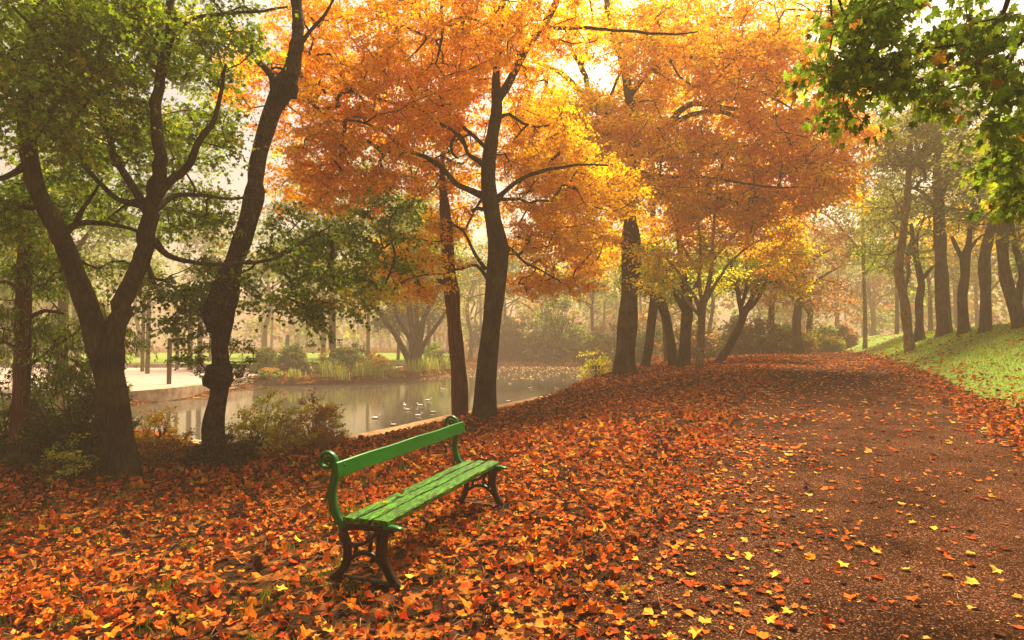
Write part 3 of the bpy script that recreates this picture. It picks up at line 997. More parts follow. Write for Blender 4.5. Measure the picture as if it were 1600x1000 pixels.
def board(mb, x0, x1, c, fw, th, ang=0.0, seed=0):
    """a plank with eased edges along local x; c = (front, up) centre, fw across, th thick"""
    prof = []
    e = .006
    for sx_, sz_ in ((-1, -1), (1, -1), (1, 1), (-1, 1)):
        hx, hz_ = fw / 2, th / 2
        if (sx_, sz_) in ((-1, -1), (1, 1)):
            prof += [(sx_ * hx, sz_ * (hz_ - e)), (sx_ * (hx - e), sz_ * hz_)]
        else:
            prof += [(sx_ * (hx - e), sz_ * hz_), (sx_ * hx, sz_ * (hz_ - e))]
    ca, sa = math.cos(ang), math.sin(ang)
    n = 24
    r_ = np.random.RandomState(seed)
    V = []
    for i in range(n + 1):
        x = x0 + (x1 - x0) * i / n
        wz = .0025 * math.sin(i * .7 + seed); wy = .002 * math.sin(i * .45 + 2 * seed)
        for (f, z) in prof:
            V.append((x, -(c[0] + f * ca - z * sa) + wy, c[1] + f * sa + z * ca + wz))
    k = len(prof)
    q = [(i * k + j, i * k + (j + 1) % k, (i + 1) * k + (j + 1) % k, (i + 1) * k + j) for i in range(n) for j in range(k)]
    mb.add(V, [np.array(q)])
    V2 = [V[j] for j in range(k)] + [(x0 - .002, -c[0], c[1])]
    V3 = [V[n * k + j] for j in range(k)] + [(x1 + .002, -c[0], c[1])]
    mb.add(V2, [np.array([(j, k, (j + 1) % k) for j in range(k)])])
    mb.add(V3, [np.array([((j + 1) % k, k, j) for j in range(k)])])
for i, f in enumerate((-.010, .110, .246)):
    mb = MB()
    board(mb, -1.025, 1.04, (f, .434 - .004 * (2 - i)), .088 if i < 2 else .118, .042, -.02, i + 1)
    o = mb.build('seat_slat', M_SLAT, bench, smooth=False)
mb = MB()
board(mb, -1.05, 1.06, (-.095, .780), .112, .030, math.pi / 2 + .14, 5)
bb = mb.build('backrest', M_GREEN, bench, smooth=False)
for sx in (-1.0, 1.0):
    for dz in (-.035, .03):
        mb = MB()
        mb.tube([(sx + .01, .079 + dz * -.14 - .004, .775 + dz), (sx + .01, .070 + dz * -.14, .775 + dz)], [.011, .008], 8)
        mb.build('bolt', M_IRON, bb)
# two leaves lying on the seat
def single_leaf(label, lx, f, size, col, ang, tilt=(0, 0, 1), mat=M_LITTER, crump=.25, seed=3):
    bx = np.array((.350, .937)); fx = np.array((.937, -.350))
    p = BO + bx * lx + fx * f
    z = hz(*BO) + .458 + lx * math.tan(tilt_b) * .95
    g = np.array((p[0], p[1], z))
    V, Fc, CC = leaves(g[None], np.array([(math.cos(ang), math.sin(ang), 0)]), np.array([tilt], float), np.array([size]), np.array([col]), 'maple', np.random.RandomState(seed), crump)
    V[:, 2] += max(0, g[2] + .004 - V[:, 2].min())
    o = link_mesh('leaf', V, [Fc], mat, None, False, CC, g)
    tag(o, label, 'leaf')
single_leaf('small yellow leaf lying on the rear seat slat', -.70, .05, .055, (.75, .52, .04), .4, seed=3)
single_leaf('dark brown curled leaf lying across the middle of the green seat', -.42, .06, .085, (.16, .04, .015), 2.2, seed=8, crump=.35)

# ================================================================== TREES NEAR THE POND
# dark forked tree, left
tree('forked_tree', 'dark trunk forking in two below head height, under green leaves by the pond', 'tree', [
    [(196, 745, 48.0), (183, 660, 43.3), (172, 590, 41.8), (160, 548, 43.3), (140, 490, 34.1), (115, 420, 29.4), (88, 355, 28.6), (62, 305, 26.3), (47, 250, 25.5), (40, 190, 24.0), (45, 110, 20.1), (60, 20, 17.0), (70, -80, 13.9)],
    [(176, 600, 34.1), (180, 520, 31.0), (196, 465, 27.9), (222, 400, 26.3), (233, 350, 24.0), (236, 310, 24.8), (250, 268, 21.7), (246, 215, 18.6), (243, 165, 17.0), (254, 110, 15.5), (266, 50, 13.9), (268, 0, 12.4), (272, -90, 9.3)],
    [(238, 318, 18.6), (262, 285, 13.9), (292, 262, 11.6), (315, 215, 10.1), (335, 185, 8.5), (345, 140, 6.2), (352, 100, 3.9)],
    [(232, 330, 18.6), (212, 300, 13.2), (190, 262, 11.6), (172, 220, 10.1), (158, 160, 9.3), (152, 100, 7.7), (168, 40, 7.0), (185, -40, 5.4)],
    [(226, 322, 12.4), (185, 312, 8.5), (160, 290, 7.7), (135, 262, 7.0), (122, 235, 5.4), (95, 200, 3.9)],
    [(240, 375, 13.9, .0), (262, 398, 9.3, .2), (300, 410, 7.0, .4), (345, 411, 6.2, .5), (400, 410, 5.4, .7), (440, 398, 4.6, .8), (480, 375, 3.1, 1.0), (520, 350, 2.3, 1.0)],
    [(96, 370, 15.5), (118, 352, 10.1, .3), (145, 350, 8.5, .6), (190, 354, 6.2, .9), (225, 365, 4.6, 1.1)],
    [(118, 350, 9.3, .3), (130, 325, 7.0, .3), (142, 308, 5.4, .2), (160, 280, 3.1, .2)],
    [(44, 255, 13.9), (20, 272, 9.3, -.2), (-10, 280, 7.7, -.4), (-60, 270, 6.2, -.5)],
    [(240, 330, 10.8), (275, 305, 7.7, .5), (320, 306, 6.2, .8), (370, 310, 4.6, 1.0), (415, 300, 3.1, 1.2)],
    [(262, 60, 7.0), (300, 30, 6.2, .2), (340, 22, 5.4, .3), (400, 18, 4.6, .4), (450, 10, 3.1, .5)],
    [(47, 230, 10.8), (85, 150, 8.5, -.5), (60, 60, 6.2, -.9), (20, 10, 4.6, -1.2)],
], [
    (120, 70, 170, 90, .3, 1.6, 78, 'olive'), (310, 60, 110, 70, .6, 1.2, 36, 'olive'), (60, 150, 90, 80, -.6, 1.0, 33, 'olive'),
    (150, 200, 120, 70, .8, 1.2, 45, 'olive'), (310, 210, 70, 70, 1.2, 1.0, 21, 'olive'), (110, 300, 110, 60, 1.5, 1.0, 36, 'green'),
    (20, 330, 40, 50, .5, 1.0, 18, 'olive'), (300, 330, 60, 40, 1.6, .8, 18, 'olive'), (330, 440, 60, 45, 2.2, .6, 20, 'green'), (300, 500, 40, 40, 2.0, .4, 10, 'green'),
    (440, 425, 95, 60, 1.2, 1.0, 20, 'green'), (560, 400, 90, 60, 2.2, 1.2, 22, 'green'), (600, 350, 60, 40, 2.8, .8, 16, 'green'), (560, 450, 60, 40, 1.8, 1, 8, 'lime'), (490, 470, 90, 50, 1.5, 1.0, 16, 'green'), (480, 360, 60, 40, 1.8, .8, 15, 'green'),
    (225, 440, 40, 40, 1.6, .5, 11, 'green'), (90, 420, 70, 40, 1.8, .5, 14, 'green'), (240, -60, 240, 70, .5, 1.6, 51, 'olive'), (130, 20, 150, 60, -.8, .8, 30, 'olive'),
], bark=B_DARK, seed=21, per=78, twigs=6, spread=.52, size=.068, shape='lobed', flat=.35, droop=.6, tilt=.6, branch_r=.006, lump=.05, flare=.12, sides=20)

# gnarled birch
T2, g2 = tree('birch_tree', 'gnarled leaning birch with swollen burls and a broken stub, at the pond bank', 'tree', [
    [(338, 712, 38.5), (334, 670, 32.6), (342, 620, 29.6), (345, 580, 31.1), (342, 545, 25.2), (348, 500, 31.1), (352, 450, 38.5), (366, 410, 32.6), (384, 360, 31.1), (396, 310, 31.1), (402, 260, 26.6), (416, 205, 26.6), (432, 160, 31.1), (448, 130, 37.0), (458, 100, 26.6), (466, 50, 20.7), (463, 0, 17.8), (465, -80, 14.8)],
    [(432, 150, 17.8), (424, 118, 12.6), (412, 104, 10.4), (402, 96, 8.1)],
    [(462, 80, 11.1), (482, 52, 6.7), (500, 30, 5.9), (518, 5, 4.4), (540, -40, 3.7)],
    [(440, 170, 10.4), (455, 120, 6.7, .1), (430, 105, 4.4, .2), (415, 118, 2.2, .2)],
], [(470, -60, 90, 50, .2, 1.2, 12, 'orange'), (370, 565, 55, 45, .5, .4, 10, 'green'), (300, 570, 28, 25, .2, .3, 4, 'green')], bark=B_BIRCH, seed=5, per=90, twigs=5, spread=.34, size=.05, shape='lobed', lump=.13, sides=20, flare=.18, droop=.5)
YB = g2[1]
def burl(px, py, w_, h_, dY, seed, mat=B_BIRCH, root=T2, g=g2):
    c = at(px, py, YB + dY)
    s = YB / F
    mb = MB()
    n, m = 18, 26
    V = []
    for i in range(n + 1):
        th = math.pi * i / n
        for j in range(m):
            a = 2 * math.pi * j / m
            d = np.array((math.sin(th) * math.cos(a), math.sin(th) * math.sin(a), math.cos(th)))
            q = Vector(d * 2.2) + Vector((seed * 3.1, 0, 0))
            k = 1 + .30 * mnoise.noise(q * .8) + .16 * mnoise.noise(q * 2.0) + .10 * mnoise.noise(q * 5) + .05 * mnoise.noise(q * 11)
            V.append(c + d * k * np.array((w_ * s / 2, w_ * s / 2 * .9, h_ * s / 2)))
    f = [(i * m + j, i * m + (j + 1) % m, (i + 1) * m + (j + 1) % m, (i + 1) * m + j) for i in range(n) for j in range(m)]
    mb.add(V, [np.array(f)])
    mb.build('burl', mat, root, loc=g)
B_BURL = bark_material('burl_bark', (.02, .012, .008), (.07, .042, .024), .8, 16, bstr=1.2)
burl(341, 588, 43, 48, -.06, 1, B_BURL)
burl(339, 486, 40, 62, -.05, 2, B_BURL)
burl(351, 462, 40, 60, -.02, 3, B_BURL)
burl(346, 712, 80, 34, -.03, 4, B_BURL)
burl(446, 138, 36, 46, -.03, 6, B_BIRCH)
mb = MB()
rng = np.random.RandomState(9)
for (px, py, n, L, upb) in [(365, 600, 34, .55, .35), (322, 580, 20, .5, .4), (345, 700, 60, .6, .8), (375, 705, 30, .4, .5)]:
    c = at(px, py, YB - .1)
    for _ in range(n):
        sgn = 1 if px > 350 else -1
        if py > 650: sgn = rng.choice([-1, 1])
        d = np.array((sgn * abs(rng.randn()) * .9 + .1, rng.randn() * .5, upb + rng.randn() * .3)); d /= np.linalg.norm(d)
        l = L * rng.uniform(.4, 1.1)
        s = c + rng.randn(3) * .06
        m = s + d * l * .5 + rng.randn(3) * .03
        e = s + d * l + np.array((0, 0, .12 * l)) + rng.randn(3) * .03
        mb.tube([s, m, e], [.004, .003, .0015], 4, cap=False)
mb.build('shoots', B_BURL, T2, loc=g2)

# thin red trunk, far left, with drooping fan sprays
tree('conifer_tree', 'thin straight red-barked tree with drooping feathery green sprays, behind the left shrubs', 'tree', [
    [(28, 716, 30), (33, 620, 24), (36, 530, 23), (38, 430, 22), (42, 330, 20), (44, 230, 17), (44, 100, 13), (44, -40, 9)],
    [(40, 500, 8), (70, 485, 6, .1), (100, 490, 4, .2)], [(40, 575, 7), (75, 550, 5, .1), (110, 525, 4, .2), (140, 500, 3, .3)], [(36, 560, 7), (10, 535, 5, -.1), (-20, 540, 4, -.2)], [(40, 460, 7), (10, 440, 5), (-15, 445, 4)],
], [(100, 520, 70, 40, .3, .7, 26, 'green'), (90, 580, 70, 35, .2, .6, 20, 'green'), (0, 500, 40, 60, 0, .6, 14, 'green'), (170, 520, 40, 45, .8, .6, 14, 'green'), (60, 430, 70, 40, .5, .7, 16, 'green'), (40, 320, 80, 80, .4, 1, 18, 'green')],
    bark=B_RED, seed=33, per=110, twigs=8, spread=.5, size=.06, shape='spray', flat=.25, droop=1.3, tilt=.5, lump=.04, flare=.16)

# orange tree in the middle
tree('maple_tree', 'dark slender trunk with curling limbs and a bright orange crown, behind the bench', 'tree', [
    [(757, 638, 35.9), (760, 590, 34.3), (766, 530, 31.2), (772, 470, 31.2), (776, 425, 32.8), (778, 385, 34.3), (771, 345, 26.5), (764, 300, 25.7), (763, 260, 24.2), (770, 210, 21.1), (776, 170, 18.7), (776, 145, 17.2), (775, 120, 12.5), (780, 60, 9.4), (790, -20, 7.0)],
    [(776, 160, 14.0), (795, 128, 13.3, -.2), (812, 95, 12.5, -.4), (828, 66, 11.7, -.6), (850, 38, 11.7, -.8), (866, 5, 10.9, -1.0), (880, -60, 9.4, -1.2)],
    [(756, 306, 13.3), (735, 298, 10.1, -.2), (708, 284, 8.6, -.5), (690, 262, 8.6, -.8), (665, 245, 7.0, -1.1), (640, 235, 6.2, -1.4), (610, 210, 4.7, -1.8), (570, 192, 3.9, -2.2), (540, 188, 3.1, -2.6)],
    [(760, 262, 11.7), (745, 250, 8.6, -.1), (731, 240, 6.2, -.2), (726, 222, 5.5, -.3), (716, 210, 5.5, -.3), (706, 222, 5.5, -.4), (706, 238, 4.7, -.4), (716, 246, 3.9, -.4)],
    [(730, 232, 6.2, -.2), (708, 205, 5.5, -.4), (680, 188, 5.5, -.7), (650, 168, 4.7, -1.0), (610, 160, 3.9, -1.4), (575, 148, 3.1, -1.9), (550, 140, 2.3, -2.2)],
    [(766, 236, 9.4), (745, 218, 6.2, .2), (725, 200, 5.5, .3), (705, 170, 4.7, .5), (685, 150, 3.9, .6), (665, 140, 2.3, .8)],
    [(776, 312, 11.7), (790, 298, 7.8, -.3), (812, 282, 7.0, -.6), (840, 270, 6.2, -1.0), (870, 264, 5.5, -1.3), (905, 256, 3.9, -1.7), (950, 258, 3.1, -2.2)],
    [(764, 330, 7.8), (748, 325, 6.2, -.3), (738, 328, 4.7, -.6)],
    [(758, 420, 7.8), (744, 400, 5.5, -.3), (736, 385, 4.7, -.5), (722, 360, 3.9, -.8), (700, 345, 2.3, -1)],
    [(765, 440, 7.0), (745, 415, 5.5, -.4), (720, 420, 3.9, -.8), (690, 428, 3.1, -1.2), (650, 432, 2.3, -1.6), (615, 448, 1.6, -2)],
    [(784, 385, 7.0), (800, 390, 5.5, .3), (820, 410, 3.9, .5), (850, 425, 3.1, .7), (890, 450, 2.3, 1)],
    [(772, 190, 7.0), (795, 178, 5.5, .4), (815, 192, 4.7, .7), (845, 198, 3.9, 1), (880, 185, 3.1, 1.3)],
    [(815, 92, 7.0, -.4), (790, 60, 4.7, -1), (740, 30, 4.7, -1.5), (690, 40, 3.9, -2), (650, 80, 3.1, -2.4)],
    [(692, -60, 7.0, -2), (690, 0, 5.5, -2.2), (690, 60, 4.7, -2.3), (682, 100, 3.1, -2.4)],
    [(850, 42, 6.2, -.8), (910, 45, 5.5, -.8), (980, 50, 4.7, -.9), (1040, 54, 3.9, -1), (1090, 50, 2.3, -1)],
], [
    (640, 60, 200, 70, -1.5, 2.2, 204, 'orange'), (600, 140, 150, 60, -1.2, 2.0, 162, 'orange'), (560, 215, 110, 50, -1.5, 1.6, 85, 'orange'), (680, 170, 70, 60, .5, 1.6, 68, 'orange'),
    (560, 285, 95, 26, -1.5, 1.2, 70, 'orange'), (500, 240, 60, 50, -1.8, 1.2, 40, 'orange'), (540, 320, 80, 14, -1.2, 1, 20, 'orange'), (650, 280, 70, 30, .6, 1.2, 34, 'orange'), (830, 60, 110, 60, .8, 1.6, 85, 'orange'), (820, 10, 120, 50, -1.5, 1.2, 61, 'orange'), (850, 230, 80, 50, 1.2, 1.4, 95, 'ochre'), (830, 150, 70, 60, 1.5, 1.4, 70, 'amber'), (850, 310, 70, 60, 1.8, 1.2, 40, 'ochre'),
    (870, 300, 90, 40, .6, 1.6, 78, 'amber'), (870, 370, 80, 45, 1.0, 1.4, 68, 'amber'), (860, 440, 90, 32, 1.2, 1.2, 58, 'orange'), (940, 300, 70, 50, .5, 1.6, 44, 'amber'),
    (660, 415, 70, 22, -.8, 1.2, 41, 'amber'), (660, 450, 70, 16, -.8, 1.0, 20, 'orange'), (620, 385, 60, 20, 0, 1.0, 20, 'ochre'), (690, 360, 40, 30, .8, .8, 17, 'amber'),
    (650, -80, 230, 70, -1.0, 2.2, 119, 'orange'), (720, 90, 70, 60, 1.5, 1.4, 60, 'orange'), (500, 120, 70, 80, .5, 1.5, 60, 'orange'), (600, 200, 120, 60, 1.5, 1.4, 70, 'orange'), (900, 260, 70, 60, 2.2, 1.2, 40, 'ochre'), (740, 20, 120, 50, 1.0, 1.6, 50, 'orange'), (480, 40, 70, 60, -.5, 1.4, 36, 'orange'), (600, 430, 50, 20, -.5, 1, 14, 'amber'), (800, 250, 70, 60, 1.4, 1.2, 40, 'amber'), (720, 335, 55, 40, 1.3, 1, 24, 'amber'), (815, 400, 50, 40, 1.4, 1, 24, 'amber'), (455, 110, 40, 70, 0, 1, 26, 'orange'), (460, 290, 50, 40, -.5, 1, 22, 'orange'), (385, 130, 55, 90, 0, 1, 34, 'orange'), (735, 190, 36, 60, 1.2, .8, 36, 'orange'), (698, 240, 34, 60, .6, .4, 22, 'amber'), (700, 350, 34, 24, .5, .4, 12, 'amber'), (730, 270, 40, 40, 1.3, .8, 22, 'amber'), (740, 110, 50, 50, 1.2, .8, 28, 'orange'), (450, 200, 30, 40, .5, .8, 10, 'orange'),
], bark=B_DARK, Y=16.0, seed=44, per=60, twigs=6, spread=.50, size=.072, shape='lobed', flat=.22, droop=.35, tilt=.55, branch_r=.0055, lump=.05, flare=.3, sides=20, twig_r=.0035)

# broken trunk with shredded red bark
tree('yew_tree', 'reddish trunk of shredding bark standing close behind the dark maple trunk', 'tree', [
    [(718, 642, 29.5), (717, 600, 26.2), (713, 540, 25.4), (709, 490, 24.6), (706, 455, 24.6), (702, 430, 23.0), (699, 380, 21.3), (695, 330, 19.7), (692, 285, 12), (690, 240, 5)],
    [(702, 446, 13.1), (692, 441, 9.8), (684, 438, 7.4)],
], [(660, 330, 70, 60, 1.5, 1.2, 16, 'green'), (690, 230, 60, 60, 1.5, 1.2, 12, 'green')], bark=B_RED, seed=8, per=80, twigs=6, spread=.6, size=.09, shape='spray', lump=.10, flare=.22, sides=16, Y=16.5)

# big amber tree on the ridge
tree('beech_tree', 'stout trunk with a burl and a broad amber crown on the ridge beyond the pond', 'tree', [
    [(975, 583, 33.6), (977, 550, 31.1), (981, 500, 30.2), (984, 450, 29.4), (986, 410, 31.1), (986, 375, 31.9), (985, 345, 21.8), (983, 310, 20.2), (985, 260, 20.2), (986, 200, 18.5), (982, 150, 15.1), (974, 100, 13.4), (960, 60, 11.8), (950, 20, 10.1), (945, -60, 8.4)],
    [(986, 240, 15.1), (1010, 225, 14.3, -.5), (1040, 202, 13.4, -.8), (1060, 175, 10.9, -1), (1085, 160, 9.2, -1.2), (1115, 165, 7.6, -1.3), (1150, 172, 6.7, -1.4), (1200, 180, 5.0, -1.6), (1230, 190, 3.4, -1.8)],
    [(1045, 196, 10.1, -.8), (1080, 180, 8.4, -1.2), (1130, 175, 7.6, -1.6), (1170, 195, 5.9, -2), (1215, 225, 3.4, -2.4)],
    [(982, 190, 11.8), (950, 180, 9.2, .4), (925, 165, 10.1, .6), (895, 130, 9.2, .8), (868, 110, 7.6, 1), (835, 95, 5.0, 1.2)],
    [(920, 165, 10.1, .6), (916, 130, 9.2, .7), (905, 100, 8.4, .9), (890, 75, 6.7, 1), (885, 40, 5.0, 1.2)],
    [(908, 105, 6.7, .8), (918, 70, 5.9, .7), (925, 40, 4.2, .7), (922, 0, 3.4, .7)],
    [(946, 180, 6.7, .3), (955, 150, 5.0, .2), (968, 115, 4.2, 0), (975, 100, 3.4, 0)],
    [(980, 260, 7.6), (1030, 275, 5.9, -2), (1090, 276, 5.0, -3), (1150, 285, 4.2, -4), (1200, 292, 4.2, -4.6), (1250, 292, 3.4, -5)],
    [(985, 150, 8.4), (1020, 110, 6.7, -1), (1075, 90, 5.9, -2), (1130, 110, 5.0, -2.6), (1200, 150, 3.4, -3.2), (1290, 200, 2.5, -4)],
    [(985, 300, 6.7), (1020, 300, 5.0, -1), (1060, 320, 4.2, -2)],
], [
    (1090, 70, 180, 70, -2, 4, 124, 'amber'), (1200, 130, 120, 80, -2.5, 3.5, 104, 'orange'), (1040, 150, 80, 60, 2.5, 2, 39, 'ochre'), (1250, 220, 100, 55, -3, 3, 60, 'pinkish'), (1140, 235, 150, 40, -2.5, 3, 60, 'amber'),
    (990, 225, 130, 35, -4, 2.5, 55, 'amber'), (900, 190, 100, 50, -2.5, 2.5, 85, 'ochre'), (930, 240, 110, 50, 1, 2.5, 60, 'amber'), (1000, 170, 70, 50, 2, 2, 40, 'ochre'), (1040, 60, 90, 60, 1, 2.5, 50, 'amber'), (900, 380, 70, 50, 0, 2.5, 40, 'amber'), (1080, 285, 150, 35, -3, 3, 48, 'amber'), (1280, 280, 75, 40, -3.5, 2.5, 45, 'orange'), (880, 40, 60, 50, 2, 2, 13, 'amber'),
    (1180, -20, 220, 60, -1, 4, 78, 'orange'), (950, 20, 60, 40, 1, 2, 10, 'amber'), (930, 300, 70, 30, -2, 2, 29, 'ochre'), (1320, 180, 45, 70, -2, 2, 26, 'pinkish'), (1180, 320, 90, 25, -2, 2, 34, 'amber'),
], bark=B_BEECH, seed=55, per=96, twigs=6, spread=1.05, size=.14, shape='oval', flat=.25, droop=.35, tilt=.6, branch_r=.011, lump=.10, flare=.75, sides=22, twig_r=.009)
g6 = ground(975, 583)
bush('sapling', 'small yellow-green sapling sprouting at the foot of the stout ridge trunk', 'sapling', (g6[0] - 1.25, g6[1] - .3, hz(g6[0] - 1.25, g6[1] - .3)), 1.3, 1.35, 'lime', 3, 26, 50, .075, 'oval', spread=.3, up=.3)

# young trees behind the ridge
tree('young_maple', 'thin pale trunk splitting into many rising stems under yellow and orange leaves', 'tree', [
    [(1093, 575, 15), (1094, 540, 12), (1096, 505, 12), (1098, 480, 12), (1106, 450, 8), (1112, 415, 6), (1114, 370, 5), (1118, 320, 4), (1122, 270, 3)],
    [(1096, 490, 9), (1085, 462, 6), (1068, 440, 5), (1050, 415, 4), (1030, 390, 3)],
    [(1098, 480, 8), (1093, 440, 6), (1094, 390, 5), (1090, 330, 4), (1092, 270, 3)],
    [(1100, 475, 8), (1120, 440, 5), (1145, 405, 4), (1180, 380, 3), (1215, 365, 2)],
    [(1096, 496, 7), (1080, 478, 5), (1062, 455, 4), (1035, 440, 3), (1015, 420, 2)],
    [(1112, 410, 5), (1135, 380, 4), (1160, 350, 3), (1180, 330, 2)],
    [(1093, 430, 4), (1070, 390, 4), (1055, 350, 3), (1045, 320, 2)],
], [(1060, 400, 70, 35, -.5, 1.8, 24, 'greengold'), (1120, 350, 80, 45, 0, 2, 36, 'amber'), (1190, 370, 60, 35, -.5, 1.6, 24, 'amber'), (1060, 330, 60, 40, .5, 1.6, 20, 'amber'), (1100, 300, 80, 40, 0, 1.8, 22, 'amber'), (1110, 440, 60, 20, .5, 1.2, 8, 'lime'), (1030, 430, 40, 20, -.5, 1, 8, 'greengold'), (1200, 320, 60, 35, .5, 1.6, 18, 'orange')],
    bark=B_PALE, seed=61, per=90, twigs=6, spread=.85, size=.12, shape='oval', branch_r=.010, lump=.05, flare=.2)
tree('leaning_tree', 'dark leaning tree with splayed limbs and a green-gold crown beside the path', 'tree', [
    [(1124, 566, 15), (1140, 540, 12), (1155, 510, 12), (1163, 490, 13), (1172, 472, 9), (1182, 450, 7), (1195, 430, 6), (1215, 405, 4), (1235, 390, 3)],
    [(1160, 496, 10), (1156, 470, 8), (1150, 440, 6), (1142, 410, 5), (1130, 380, 3)],
    [(1163, 488, 9), (1178, 475, 7), (1190, 455, 6), (1200, 430, 4), (1225, 415, 3)],
    [(1158, 480, 7), (1168, 440, 6), (1165, 400, 5), (1172, 360, 3)],
], [(1220, 400, 48, 45, 0, 1.8, 36, 'greengold'), (1170, 430, 60, 30, 0, 1.6, 22, 'olive'), (1210, 440, 55, 25, -.4, 1.6, 20, 'greengold'), (1150, 390, 60, 30, .6, 1.6, 18, 'greengold'), (1245, 385, 25, 35, 0, 1, 10, 'amber')],
    bark=B_GREY, seed=62, per=90, twigs=6, spread=.8, size=.12, shape='oval', branch_r=.010, lump=.1, flare=.2)
tree('mossy_tree', 'thick mossy trunk standing right behind the thin pale one', 'tree', [
    [(1068, 576, 21.8), (1070, 545, 19.0), (1072, 510, 18.4), (1074, 480, 19.0), (1070, 450, 15.0), (1066, 420, 12.2), (1060, 370, 8.2), (1055, 300, 5.4)],
    [(1072, 490, 10.9), (1058, 465, 8.2), (1045, 440, 5.4)], [(1076, 470, 9.5), (1090, 440, 6.8), (1098, 410, 4.8)],
], [(1040, 440, 60, 30, 1, 2, 18, 'green'), (1070, 400, 80, 40, 2, 2, 20, 'olive')], bark=B_BEECH, seed=63, per=80, twigs=6, spread=.9, size=.13, shape='oval', lump=.1, flare=.3, Y=ground(1093, 575)[1] + 1.8)
tree('curved_tree', 'dark trunk bowing to one side in the gap beside the mossy trunk', 'tree', [
    [(1052, 578, 16.0), (1050, 545, 14.4), (1044, 510, 14.4), (1035, 480, 16.0), (1024, 462, 14.4), (1010, 450, 9.6), (995, 430, 7.2), (980, 400, 4.8)],
], [(1015, 440, 60, 25, .5, 2, 16, 'olive'), (1000, 400, 60, 35, 1.5, 2, 16, 'ochre')], bark=B_GREY, seed=64, per=80, twigs=6, spread=1.0, size=.13, shape='oval', lump=.08, flare=.25, Y=ground(1093, 575)[1] + 4)
tree('slanting_tree', 'trunk slanting up beside a bright gap right of the ridge tree', 'tree', [
    [(1008, 575, 15.3), (1014, 540, 14.4), (1018, 505, 14.4), (1022, 470, 15.3), (1026, 440, 11.9), (1030, 400, 7.6)],
], [(1030, 430, 70, 30, 1, 2, 18, 'green'), (1010, 380, 70, 40, 1, 2, 14, 'ochre')], bark=B_BEECH, seed=65, per=80, twigs=6, spread=1.0, size=.14, shape='oval', lump=.06, flare=.25, Y=ground(1093, 575)[1] + 7)
# golden tree behind the ridge tree
tree('golden_tree', 'tall hazy golden tree filling the gap behind the amber crown', 'tree', [
    [(1045, 575, 14), (1038, 480, 12), (1022, 380, 10), (1020, 250, 8), (1025, 120, 5)], [(1006, 400, 7), (1060, 300, 5), (1120, 220, 3)], [(1006, 400, 7), (960, 320, 5), (900, 280, 3)],
], [(1080, 330, 130, 60, 0, 4, 40, 'amber'), (1200, 240, 120, 80, 2, 4, 46, 'pinkish'), (920, 360, 70, 60, 0, 3, 24, 'amber'), (1000, 260, 110, 60, 0, 4, 26, 'amber'), (1130, 160, 130, 50, 1, 4, 34, 'amber'), (1150, 60, 150, 50, 1, 4, 26, 'orange')],
    bark=B_GREY, seed=66, per=110, twigs=6, spread=1.9, size=.22, shape='kite', branch_r=.014, lump=.05, Y=40.0, twig_r=.01)

